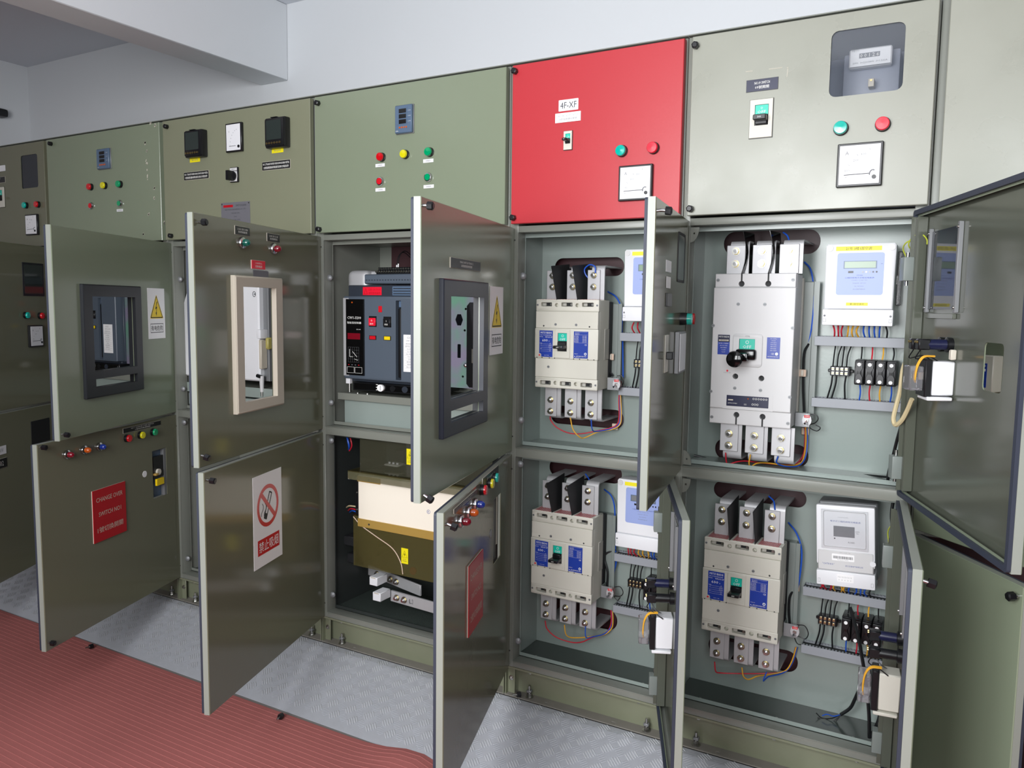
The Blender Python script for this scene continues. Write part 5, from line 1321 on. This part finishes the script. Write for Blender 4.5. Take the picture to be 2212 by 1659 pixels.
# green-yellow earth wires
EW = 'curled yellow-green earth wire bridging to the '
wp([(1961, 561), (1951, 539), (1956, 526), (1968, 520), (1974, 530), (1966, 536), (1963, 526), (1974, 510), (1992, 507), (2002, 517), (2003, 528)], [.03, .02, .0, -.01, -.01, -.01, -.02, -.03, -.04, -.05, -.055], .0019, 'w_green', EW + 'tall opened door at right')
wp([(1920, 1172), (1918, 1150), (1924, 1137), (1936, 1133), (1945, 1138)], [.03, .02, .0, -.02, -.03], .0019, 'w_green', EW + 'bottom right door')
wp([(1424, 1062), (1432, 1060), (1441, 1066), (1443, 1074)], [.02, -.01, -.03, -.035], .0019, 'w_green', EW + 'lower door under the red one')
# wrapped bundle between cabinet and door
wp([(1956, 782), (1950, 800), (1944, 845), (1935, 880), (1930, 905), (1935, 918), (1948, 908), (1960, 886), (1970, 862)], [.03, .01, .0, -.01, -.02, -.03, -.05, -.07, -.09], .0062, 'w_clear', 'spiral wrapped bundle of wires looping from the cabinet to the tall opened door', group=None, name='wire_bundle', cat='wire bundle')

# ---- fittings on the inner side of the opened doors
def door_back(d, f, spx, lamp_px, box_m, lab, depth=.05):
    L0 = -.0205
    if spx[0] < 0: x, z1, z0 = spx
    else: x, z1 = f.p(spx[0], spx[1], .02); _, z0 = f.p(spx[0], spx[2], .02); x = f.p(spx[0], (spx[1] + spx[2]) / 2, L0)[0]
    w = .055
    b = MB(); b.box(x - w / 2, x + w / 2, L0, L0 + depth, z0, z1, box_m, .003); b.box(x - w / 2 - .002, x + w / 2 + .002, L0 + depth, L0 + depth + .016, z0 - .004, z1 + .004, 'black', .002)
    b.box(x - w / 2 - .006, x + w / 2 + .006, L0 + .004, L0 + depth + .01, z0 - .012, z0 - .003, 'white' if box_m == 'white' else box_m, .002)
    dlocal(b, 'transformer_box', d, lab)
    b = MB(); b.box(x - w / 2 + .002, x + w / 2 - .002, L0 + depth + .017, L0 + depth + .048, z0 + .01, z1 - .012, 'clear_plastic', .003); dlocal(b, 'terminal_shield', d)
    for q in range(3):
        b = MB(); y = L0 + depth
        b.tube([(x - w / 2 + .004 + q * .004, y - .005, z1 + .012), (x - w / 2 + q * .004, y + .02, z1 + .010), (x - w / 2 + q * .003, y + .033, z1 - .012), (x - w / 2 + .003 + q * .004, y + .036, (z0 + z1) / 2), (x - w / 2 + .006, y + .034, z0 + .03)], .0022, 'w_yellow', 7); dlocal(b, 'wire', d)
    for q, (lx, ly) in enumerate(lamp_px):
        x_, z_ = f.p(lx, ly, L0) if lx > 0 else (lx, ly); b = MB()
        b.lathe([(0, .017), (.012, .018), (.014, .012)], (x_, L0, z_), (0, 1, 0), 'black', 16); b.cyl((x_, L0 + .012, z_), (x_, L0 + .055, z_), .0125, 'navy' if q == 0 else 'black', 14); b.box(x_ - .012, x_ + .012, L0 + .05, L0 + .078, z_ - .013, z_ + .013, 'black', .003)
        for s_ in (-.006, .006): b.cyl((x_ + s_, L0 + .078, z_ + .006), (x_ + s_, L0 + .081, z_ + .006), .003, 'brass', 8)
        dlocal(b, 'lamp_holder', d)
        b = MB(); b.tube([(x_ - .004, L0 + .07, z_ - .012), (x_ + .01, L0 + .075, z_ - .035), (x_ - .006, L0 + .05, z1 + .01), (x_ - .01, L0 + .03, z1 - .002)], .0016, 'w_black', 6); dlocal(b, 'wire', d)
door_back(D5U, F5U, (2052, 786, 864), [(2056, 745), (2040, 744)], 'white', 'white transformer box with yellow wires')
door_back(D4L, F4L, (-.22, .505, .412), [(-.20, .592), (-.24, .562)], 'white', 'white transformer box with yellow wires')
door_back(D5L, F5L, (-.22, .488, .392), [(-.20, .568), (-.24, .538)], 'beige', 'beige transformer box with yellow wires')
for d, f, P in ((D5U, F5U, (2050, 775)), ):
    x, z = f.p(2060, 768, -.02); b = MB(); b.box(x - .018, x - .002, -.0205, -.008, z - .010, z + .014, 'tag_tan', .002); dlocal(b, 'cable_tie_base', d)
# long retainers on the lower doors
for d, f, L_ in ((D4L, F4L, .562), (D5L, F5L, .635)):
    for x in (-.17, -.33):
        b = MB(); b.box(x - .005, x + .005, -.0205, -.010, .62, .80, 'steel_matte', .001); b.lathe([(0, .0035), (.003, .003), (.004, .0006)], (x, -.010, .63), (0, 1, 0), 'steel', 10); dlocal(b, 'pane_clip', d)
    b = MB(); b.box(-.315, -.185, -.0206, -.0195, .63, .79, 'screen_dark'); dlocal(b, 'window_pane', d)

# ================================================================ air circuit breakers (cabinets 4 and 2)
def acb(loc, label):
    o = thing('air_circuit_breaker', loc, label, 'air circuit breaker', 'blue-grey withdrawable breakers')
    # local origin at world (2.405, .36, .985) of cabinet 4
    ox, oy, oz = 2.405, .36, .985
    f = Fr(); 
    def rc(x0, y0, x1, y1, t=.06):
        a = f.rc(x0, y0, x1, y1, t); return a[0] - ox, a[1] - ox, a[2] - oz, a[3] - oz
    Y = lambda y: y - oy
    W_ = .40
    b = MB(); b.box(.008, W_, Y(.10), Y(.34), .06, .445, 'acb_blue', .004); b.box(.012, W_, Y(.075), Y(.10), .44, .487, 'acb_dark', .003)
    b.plate(rrect(0, W_, .062, .443, .006), [rrect(.262, .288, .070, .425, .003)], Y(.06), Y(.10), 'acb_blue', cham=.003)
    b.box(.262, .288, Y(.095), Y(.099), .07, .425, 'acb_dark'); b.box(.268, .285, Y(.07), Y(.096), .395, .424, 'meter_blue', .002); b.box(.268, .283, Y(.066), Y(.096), .08, .39, 'black', .004, 2)
    b.build('front_casing', o, world=False)
    b = MB(); b.box(.0, .028, Y(.058), Y(.06), .075, .435, 'tin'); b.plate(rrect(.018, .108, .080, .430), [], Y(.052), Y(.06), 'black_gloss', cham=.001); yy = Y(.0515)
    cx = .062; b.text('CW1-3200', cx, .345, yy, .012, 'text_white', width=.07); b.text('智能型控制器', cx, .322, yy, .010, 'text_white', width=.072); b.text('SE6 2004', .084, .292, yy, .004, 'text_white')
    b.cyl((.052, yy, .415), (.052, yy - .001, .415), .0035, 'lamp_orange', 12); b.box(.028, .092, yy - .0006, yy, .246, .274, 'lamp_maroon')
    for q in range(6):
        b.box(.03 + q * .011, .0303 + q * .011, yy - .0003, yy, .14, .21, 'text_grey'); b.box(.03, .0855, yy - .0003, yy, .14 + q * .014, .1403 + q * .014, 'text_grey')
    for P in (((.038, .20), (.038, .165)), ((.038, .165), (.055, .165)), ((.052, .19), (.075, .165)), ((.062, .155), (.08, .150))): b.cyl((P[0][0], yy, P[0][1]), (P[1][0], yy, P[1][1]), .0009, 'text_white', 5)
    for q in range(2):
        b.plate(rrect(.024 + q * .040, .061 + q * .040, .090, .118), [rrect(.025 + q * .040, .060 + q * .040, .091, .117)], yy - .0003, yy, 'text_white')
    for q in range(4): b.box(.03 + q * .017, .036 + q * .017, yy - .0003, yy, .126, .129, 'red' if q % 3 == 0 else 'text_grey')
    b.build('trip_controller', o, world=False); o.children[-1]['label'] = 'black control panel with white lettering'
    for x, z, m_, t in ((.133, .310, 'pink_red', 'O'), (.205, .309, 'black', 'I')):
        b = MB(); b.box(x - .002, x + .036, Y(.058), Y(.060), z - .004, z + .044, 'black', .001); b.box(x, x + .034, Y(.052), Y(.059), z, z + .036, m_, .002); b.text(t, x + .017, z + .024, Y(.0515), .008, 'text_white'); b.text('断开' if t == 'O' else '闭合', x + .017, z + .009, Y(.0515), .008, 'text_white'); b.build('push_button', o, world=False); o.children[-1]['label'] = 'red off button' if t == 'O' else 'black on button'
    for x, m_ in ((.133, 'red'), (.205, 'lamp_orange')):
        b = MB(); b.box(x, x + .034, Y(.057), Y(.0598), .247, .266, 'black'); b.box(x + .003, x + .032, Y(.0562), Y(.058), .249, .264, m_ if m_ == 'red' else 'yellow'); b.build('state_window', o, world=False)
    b = MB(); b.box(.178, .196, Y(.0585), Y(.0598), .372, .400, 'red', .0006); b.build('maker_emblem', o, world=False)
    b = MB(); b.box(.088, .182, Y(.0735), Y(.075), .448, .480, 'pink_red', .0006); b.plate([(.094, .452), (.113, .452), (.1035, .476)], [[(.0965, .4535), (.1105, .4535), (.1035, .4725)]], Y(.0730), Y(.0735), 'red_sign'); b.text('注意 CAUTION', .147, .470, Y(.0732), .0085, 'red_sign', width=.062); b.text('请勿带电操作', .147, .456, Y(.0732), .0085, 'red_sign', width=.06); b.build('caution_sticker', o, world=False); o.children[-1]['label'] = 'bright red caution sticker'
    b = MB(); b.box(.30, .372, Y(.0588), Y(.06), .11, .275, 'paper'); yy = Y(.0585)
    b.text('CCC', .33, .262, yy, .009, 'text_grey'); b.text('CW1-3200/3', .335, .248, yy, .006, 'text_grey')
    for q, t in enumerate(('额定电流 3200A', '额定电压 AC400V', 'Icu 80kA', 'Ics 65kA', 'Icw 65kA 1s', 'Uimp 12kV', '50Hz', 'GB14048.2', '使用类别 B', 'No. 04112')):
        b.text(t, .332, .235 - q * .0115, yy, .0055, 'text_grey'); b.box(.304, .368, yy, yy + .0001, .2295 - q * .0115, .2299 - q * .0115, 'text_grey')
    b.build('data_label', o, world=False)
    b = MB(); b.box(.235, .36, Y(.0735), Y(.075), .447, .482, 'meter_blue', .001)
    for q in range(3): b.box(.24, .355, Y(.073), Y(.0736), .452 + q * .010, .456 + q * .010, 'acb_dark')
    b.build('arc_chute_label', o, world=False)
    # draw-out cradle under the casing
    b = MB(); b.box(.012, W_, Y(.085), Y(.34), .048, .062, 'acb_dark', .002); b.box(.035, W_ + .0, Y(.07), Y(.30), .008, .047, 'black', .003); b.box(.045, W_ - .01, Y(.068), Y(.07), .014, .042, 'black_gloss', .001)
    b.cyl((.185, Y(.068), .028), (.185, Y(.060), .028), .016, 'paper', 20); b.box(.184, .186, Y(.0595), Y(.0605), .017, .039, 'text_grey')
    for q in range(3): b.box(.158, .168, Y(.0673), Y(.068), .016 + q * .012, .019 + q * .012, 'text_white')
    b.cyl((.24, Y(.0681), .028), (.24, Y(.066), .028), .013, 'black', 18); b.cyl((.30, Y(.0681), .028), (.30, Y(.066), .028), .014, 'acb_dark', 18)
    b.build('cradle', o, world=False)
    b = MB(); b.box(.0, .022, Y(.07), Y(.085), .036, .074, 'white', .001); b.cyl((.012, Y(.08), .036), (.012, Y(.08), -.004), .006, 'steel', 10); b.build('cradle_rail', o, world=False)
    # secondary terminals on top
    b = MB(); b.box(.085, W_, Y(.085), Y(.15), .492, .53, 'acb_blue', .004); b.box(.125, W_, Y(.11), Y(.17), .53, .545, 'black', .002)
    for q in range(22):
        x = .132 + q * .0122
        b.cyl((x, Y(.108), .540), (x, Y(.102), .540), .0042, 'chrome', 8); b.box(x - .0045, x + .0045, Y(.12), Y(.16), .545, .558, 'black', .001); b.cyl((x, Y(.119), .552), (x, Y(.117), .552), .003, 'steel', 8)
        b.box(.095 + q * .0135, .102 + q * .0135, Y(.0846), Y(.0852), .505, .509, 'acb_dark')
    b.build('terminal_strip', o, world=False)
    b = MB(); b.plate([(.018, .062), (.090, .062), (.090, .545), (.045, .545), (.028, .538), (.018, .52)], [], Y(.17), Y(.19), 'tin'); b.box(.012, .04, Y(.19), Y(.33), .01, .50, 'tin', .004)
    b.build('side_plate', o, world=False)
    b = MB(); a = rc(749, 584, 795, 642, .10); b.box(a[0], a[1], Y(.10), Y(.30), a[2], a[3], 'tin', .03, 4); b.box(a[0] + .01, a[1] + .05, Y(.13), Y(.30), a[3] - .04, a[3] - .004, 'tin', .006); b.build('arc_cover', o, world=False)
    # right hand mechanism plate with holes
    b = MB(); b.plate([(.418, .05), (.60, .05), (.60, .475), (.418, .475)], [circ(.527, .345, .017, 6, .028), circ(.556, .392, .005, 10), circ(.552, .30, .005, 10), circ(.545, .10, .005, 10), rrect(.520, .535, .18, .24, .003)], Y(.10), Y(.103), 'zinc'); b.lathe([(0, .012), (.004, .012), (.012, .007), (.014, .002)], (.562, Y(.10), .150), (0, -1, 0), 'chrome', 16); b.build('mechanism_plate', o, world=False)
    b = MB(); b.plate([(.588, .075), (.60, .060), (.655, .060), (.655, .42), (.60, .42), (.588, .405)], [], Y(.055), Y(.10), 'black', cham=.003); b.box(.655, .70, Y(.09), Y(.34), .02, .48, 'black', .003); b.box(.706, .714, Y(.06), Y(.34), .02, .45, 'steel_matte'); b.box(.613, .628, Y(.052), Y(.055), .165, .225, 'steel', .001); b.build('handle_housing', o, world=False)
    return o
a_ = acb((2.405, .357, .985), 'large blue-grey breaker with a bright red caution sticker, behind the central door')
for ch in a_.children:
    for v in ch.data.vertices:
        za = v.co.z + ch.location.z
        if za < .443: v.co.z = .443 - (.443 - za) * .861 - ch.location.z
a2 = copy_tree(a_); a2.location = (2.405 - 1.7818 - .085, .357, .985); a2['label'] = 'large dark breaker seen through the black-framed door window at left'
# control wires with white ferrules on top of the visible one
for q, (x0, z0) in enumerate(((2.545, 1.55), (2.553, 1.555), (2.70, 1.56), (2.712, 1.556), (2.724, 1.562), (2.738, 1.556), (2.752, 1.56))):
    b = MB(); b.cyl((x0, .22, z0 - .010), (x0 + .001, .22, z0 + .008), .0028, 'paper', 8); b.tube([(x0, .22, z0 + .007), (x0 + .003, .23, z0 + .045), (x0 + .015, .25, z0 + .06), (x0 + .035, .28, z0 + .035 if q < 2 else z0 + .075), (x0 + .06, .33, z0 + .02 if q < 2 else z0 + .08)], .0018, 'black', 6)
    tag(b.build('control_wire'), 'thin black wires with white ferrules rising from the big breaker', 'wire', 'wires above the big breaker')
# dark insulating board behind it and the shelf it stands on
MB().box(2.42, 3.165, .345, .352, 1.30, 1.642, 'maroon').build('insulating_board', CAB[3])
for ci in (3, 1):
    b = MB(); x0, x1 = S[ci] + .05, S[ci + 1] - .03
    b.box(x0, x1, .060, .355, 1.034, 1.040, 'frame_grey', .001); b.box(x0, x1, .056, .060, 1.012, 1.040, 'frame_grey', .001); b.box(x0 + .02, x1 - .02, .075, .078, .911, 1.012, 'inner_paint')
    for x in (x0 + .09, x0 + .14, x1 - .1): b.lathe([(0, .008), (.004, .008), (.005, .004)], (x, .075, 1.040), (0, 0, 1), 'steel', 12)
    b.build('support_shelf', CAB[ci])

# ================================================================ transfer switch in cabinet 3, white, behind the beige framed window
o = thing('transfer_switch', (1.45, .357, 1.0), 'white boxed transfer switch seen through the beige-framed door window', 'transfer switch')
Y = lambda y: y - .357
b = MB(); W_ = .485
b.plate([(0, .06), (W_, .06), (W_, .475), (.06, .475), (.02, .44), (0, .40)], [], Y(.05), Y(.13), 'white', cham=.006); b.box(.02, W_ - .12, Y(.13), Y(.34), .06, .44, 'cream_white', .004); b.build('casing', o, world=False)
b = MB(); b.plate([(W_, .06), (W_ + .032, .06), (W_ + .032, .47), (W_, .47)], [], Y(.075), Y(.125), 'steel_matte', cham=.001); b.build('side_cover', o, world=False)
b = MB(); b.box(.05, W_ + .0, Y(.06), Y(.13), .476, .490, 'paper', .002); b.build('top_ledge', o, world=False)
b = MB(); b.plate(circ(W_ - .025, .435, .010, 18, .012), [circ(W_ - .025, .435, .0075, 18, .0095)], Y(.0492), Y(.05), 'text_dark'); b.box(W_ - .027, W_ - .017, Y(.0490), Y(.0493), .433, .437, 'text_dark'); b.build('emblem', o, world=False)
b = MB(); b.box(W_ + .004, W_ + .030, Y(.03), Y(.075), .245, .285, 'white', .006, 2); b.box(W_ + .006, W_ + .022, Y(.04), Y(.075), .115, .24, 'frame_beige', .003); b.box(W_ + .034, W_ + .052, Y(.05), Y(.09), .20, .25, 'lamp_yellow_dull', .005); b.build('operating_linkage', o, world=False)
b = MB(); b.cyl((W_ + .012, Y(.05), .085), (W_ + .012, Y(.05), .015), .011, 'cream_white', 14, r2=.008); b.cyl((W_ + .012, Y(.05), .015), (W_ + .012, Y(.05), -.004), .006, 'steel', 10); b.cyl((W_ - .01, Y(.045), .085), (W_ + .015, Y(.045), .08), .008, 'black', 12); b.build('spindle', o, world=False)
b = MB(); b.box(.0, W_ + .1, Y(.055), Y(.34), .008, .030, 'frame_grey', .001); b.box(0, W_ + .1, Y(.052), Y(.055), -.012, .03, 'inner_paint'); b.build('support_rail', o, world=False)
MB().box(1.56, 2.28, .350, .356, .95, 1.64, 'maroon').build('insulating_board', CAB[2])
b = MB(); x0, x1 = S[2] + .05, S[3] - .03; b.box(x0, x1, .055, .355, .972, .980, 'inner_paint', .001); b.box(x0, x1, .05, .055, .93, .980, 'inner_paint'); b.box(x0, x1, .085, .09, .911, .93, 'inner_paint'); b.build('support_shelf', CAB[2])

# ================================================================ changeover switch behind clear covers, lower bay of cabinet 4
o = thing('changeover_switch', (2.485, .355, .30), 'cream changeover switch panel with gold edge between smoky clear covers', 'changeover switch')
ox, oy, oz = 2.485, .355, .30
T0 = Matrix.Translation((-ox, -oy, -oz))
def cb():
    b = MB(); b.T = T0; return b
# panel leans slightly outwards to the right
b = cb(); b.box(2.485, 3.13, .045, .06, .530, .715, 'board_white', .002); b.build('cream_panel', o, world=False)
b = cb(); b.box(2.485, 3.13, .040, .047, .505, .538, 'gold', .001); b.box(2.485, 2.60, .040, .0448, .690, .712, 'gold'); b.box(2.98, 3.06, .040, .0448, .690, .712, 'gold')
for x in (2.545, 3.02): b.cyl((x, .0395, .521), (x, .038, .521), .004, 'text_dark', 10); b.cyl((x, .0395, .701), (x, .038, .701), .003, 'text_dark', 10)
b.build('gold_edge', o, world=False)
b = cb(); b.plate(circ(2.832, .612, .008, 16), [circ(2.832, .612, .0068, 16)], .0447, .045, 'blue_label'); b.text('K', 2.832, .612, .0446, .008, 'blue_label'); b.build('maker_mark', o, world=False)
b = cb(); b.box(2.462, 2.484, .053, .33, .548, .72, 'black', .002)
for z in (.57, .64, .70): b.lathe([(0, .004), (.003, .003), (.004, .0005)], (2.473, .053, z), (0, -1, 0), 'steel', 10)
b.build('side_frame', o, world=False)
for z0, z1, y0, nm in ((.735, .868, .035, 'upper'), (.336, .545, .048, 'lower')):
    b = cb(); xl_ = 2.503 if nm == 'upper' else 2.455
    b.box(xl_, 3.12, y0, y0 + .003, z0, z1, 'smoke', .001); b.box(xl_, xl_ + .003, y0 + .003, .20, z0, z1, 'smoke')
    if nm == 'upper': b.mats = ['smoke_up']; b.box(2.455, 3.12, .018, .10, .731, .7345, 'smoke'); b.box(2.455, 3.12, .018, .021, .700, .731, 'smoke_light')
    b.build('clear_cover', o, world=False); o.children[-1]['label'] = 'smoky transparent ' + nm + ' cover'
for q, (x, z) in enumerate(((2.59, .755), (2.74, .75), (2.60, .50), (2.74, .495), (2.88, .49))):
    b = cb(); b.box(x - .035, x + .035, .12, .18, z - .008, z, 'beige', .004); b.box(x - .02, x + .02, .18, .30, z - .01, z + .05, 'black_soft', .003)
    for s_ in (-.02, 0, .02): b.cyl((x + s_, .14, z), (x + s_, .14, z + .007), .005, 'paper', 8)
    b.build('contact_block', o, world=False)
for x, z, m_ in ((2.72, .345, 'lamp_maroon'), (2.86, .35, 'lamp_orange')):
    b = cb(); b.cyl((x, .10, z), (x, .095, z), .016, m_, 18); b.build('indicator_disc', o, world=False)
for px, py in ((874.5, 1201), (886, 987)):
    yp = .0475 if py > 1100 else .0345; x, z = WF.p(px, py, yp); b = cb(); b.box(x - .0165, x + .0165, yp - .0015, yp, z - .031, z + .031, 'yellow_tape', .0004); yy = yp - .0018
    b.plate([(x - .013, z - .006), (x + .013, z - .006), (x, z + .022)], [[(x - .0118, z - .0052), (x + .0118, z - .0052), (x, z + .0203)]], yy - .0001, yy, 'black'); b.plate([(x + .001, z + .014), (x - .004, z + .005), (x, z + .006), (x - .002, z - .003), (x + .004, z + .008), (x, z + .007)], [], yy - .0001, yy, 'black')
    b.text('DANGER', x, z - .0125, yy, .003, 'text_dark'); b.text('有电危险', x, z - .020, yy, .005, 'text_dark', width=.020); b.build('danger_sticker', o, world=False); o.children[-1]['label'] = 'yellow electric danger sticker'
b = cb(); b.tube([(2.46, .044, .54), (2.50, .044, .51), (2.58, .044, .475), (2.66, .044, .44), (2.70, .044, .39), (2.71, .044, .345)], .002, 'pad', 6); b.build('tube', o, world=False)
# bus bars beneath
def busbar(P0, P1, h, label):
    b = MB(); d = Vector(P1) - Vector(P0); L_ = d.length; b.T = Matrix.Translation(P0) @ Matrix.Rotation(math.atan2(d.y, d.x), 4, 'Z')
    b.box(0, L_, -.004, .004, 0, h, 'tin', .001)
    o2 = b.build('bus_bar'); tag(o2, label, 'bus bar')
    return o2
for (P0, P1, h, px, lab) in (((2.375, .24, .225), (2.72, .15, .225), .045, [(2.44, .223), (2.53, .20), (2.57, .189)], 'upper flat aluminium bus bar with bolts, crossing below the smoky cover'), ((2.60, .11, .195), (3.14, .07, .195), .045, [(2.635, .1074), (2.675, .1044)], 'lower flat aluminium bus bar marked with pen, nearest the bay floor')):
    o2 = busbar(P0, P1, h, lab)
    for x, y in px:
        b = MB(); nut(b, x, y - .006, P0[2] + .022, 1.15); bo = b.build('bar_bolt', o2)
    if 'pen' in lab:
        b = MB(); b.text('L3', 2.712, P0[2] + .022, .0971, .018, 'text_dark', res=2); b.build('pen_mark', o2)
for x, y, z, lab in ((2.556, .05, .268, 'upper white insulator block between the bus bars'), (2.585, .035, .214, 'lower white insulator block above the bay floor')):
    b = MB(); b.box(x - .020, x + .020, y, y + .065, z, z + .035, 'white', .002); b.box(x - .012, x + .012, y - .0004, y + .0, z + .030, z + .034, 'frame_beige'); tag(b.build('insulator_block'), lab, 'insulator')
MB().box(2.375, 2.44, .08, .33, .40, .44, 'black_soft', .003).build('support_rail', CAB[3]); MB().box(2.375, 2.44, .10, .33, .32, .36, 'black_soft', .003).build('support_rail', CAB[3])
for q, P in enumerate(([(2.375, .10, .555), (2.41, .08, .570), (2.45, .09, .568), (2.475, .12, .555)], [(2.375, .11, .54), (2.41, .09, .556), (2.45, .10, .548), (2.475, .13, .52)], [(2.375, .12, .53), (2.41, .10, .545), (2.45, .11, .53), (2.475, .14, .50)])):
    wire(P, .003, ('w_clear', 'w_red', 'w_blue')[q], 'loose thin wires arching at the left of the changeover switch', group='wires left of the changeover switch')
wire([(2.378, .10, .86), (2.40, .08, .85), (2.408, .08, .82), (2.39, .1, .80)], .004, 'w_blue', 'blue and red wires curled in the top left corner of the changeover bay', group='corner wires of the changeover bay'); wire([(2.378, .11, .865), (2.406, .09, .852), (2.414, .09, .82), (2.392, .1, .795)], .003, 'w_red', 'blue and red wires curled in the top left corner of the changeover bay', group='corner wires of the changeover bay')

# ================================================================ meter behind the rounded window of cabinet 6
f = Fr(); o = thing('electricity_meter', (4.33, .26, 1.90), 'old meter with counter behind the rounded glass of the upper door', 'electricity meter')
def rcm(x0, y0, x1, y1, t): 
    a = f.rc(x0, y0, x1, y1, t); return a[0] - 4.33, a[1] - 4.33, a[2] - 1.90, a[3] - 1.90
b = MB(); a = rcm(1822, 125, 1941, 190, .12); b.box(a[0], a[1], -.13, 0, a[2] - .06, a[3] + .01, 'meter_grey', .006, 2); b.build('base', o, world=False)
b = MB(); a = rcm(1835, 108, 1926, 139, .10); b.box(a[0], a[1], -.16, -.13, a[2] + .002, a[3], 'white', .004); w = a[1] - a[0]; h = a[3] - a[2]; yy = -.1605; cx = (a[0] + a[1]) / 2
b.box(a[0] + .24 * w, a[0] + .72 * w, yy - .0006, yy + .0006, a[2] + .5 * h, a[2] + .74 * h, 'text_grey')
for q, t in enumerate('00126'): b.text(t, a[0] + w * (.29 + q * .095), a[2] + .62 * h, yy - .0008, .010, 'text_white')
b.box(a[0] + .02 * w, a[1] - .02 * w, yy, yy + .0002, a[2] + .06 * h, a[2] + .10 * h, 'text_grey'); b.text('kWh  3×220/380V  3×1.5(6)A', cx, a[2] + .26 * h, yy, .006, 'text_grey', width=w * .8); b.text('MECO', a[0] + .15 * w, a[3] - .10 * h, yy, .005, 'text_grey')
b.build('register_plate', o, world=False)
b = MB(); a = rcm(1876, 171, 1888, 187, .10); b.box(a[0], a[1], -.165, -.13, a[2], a[3], 'frame_beige', .001); b.cyl(((a[0] + a[1]) / 2, -.165, (a[2] + a[3]) / 2 + .006), ((a[0] + a[1]) / 2, -.1665, (a[2] + a[3]) / 2 + .006), .003, 'brass', 10); b.build('seal_tab', o, world=False)
b = MB(); b.box(-.055, .035, -.15, -.13, -.045, -.005, 'steel_matte', .004); b.cyl((-.05, -.152, -.025), (.04, -.152, -.02), .003, 'chrome', 8)
b.build('rotor_guard', o, world=False)
b = MB(); b.box(4.1, 4.44, .262, .266, 1.70, 2.15, 'meter_panel'); b.build('meter_plate', CAB[5])
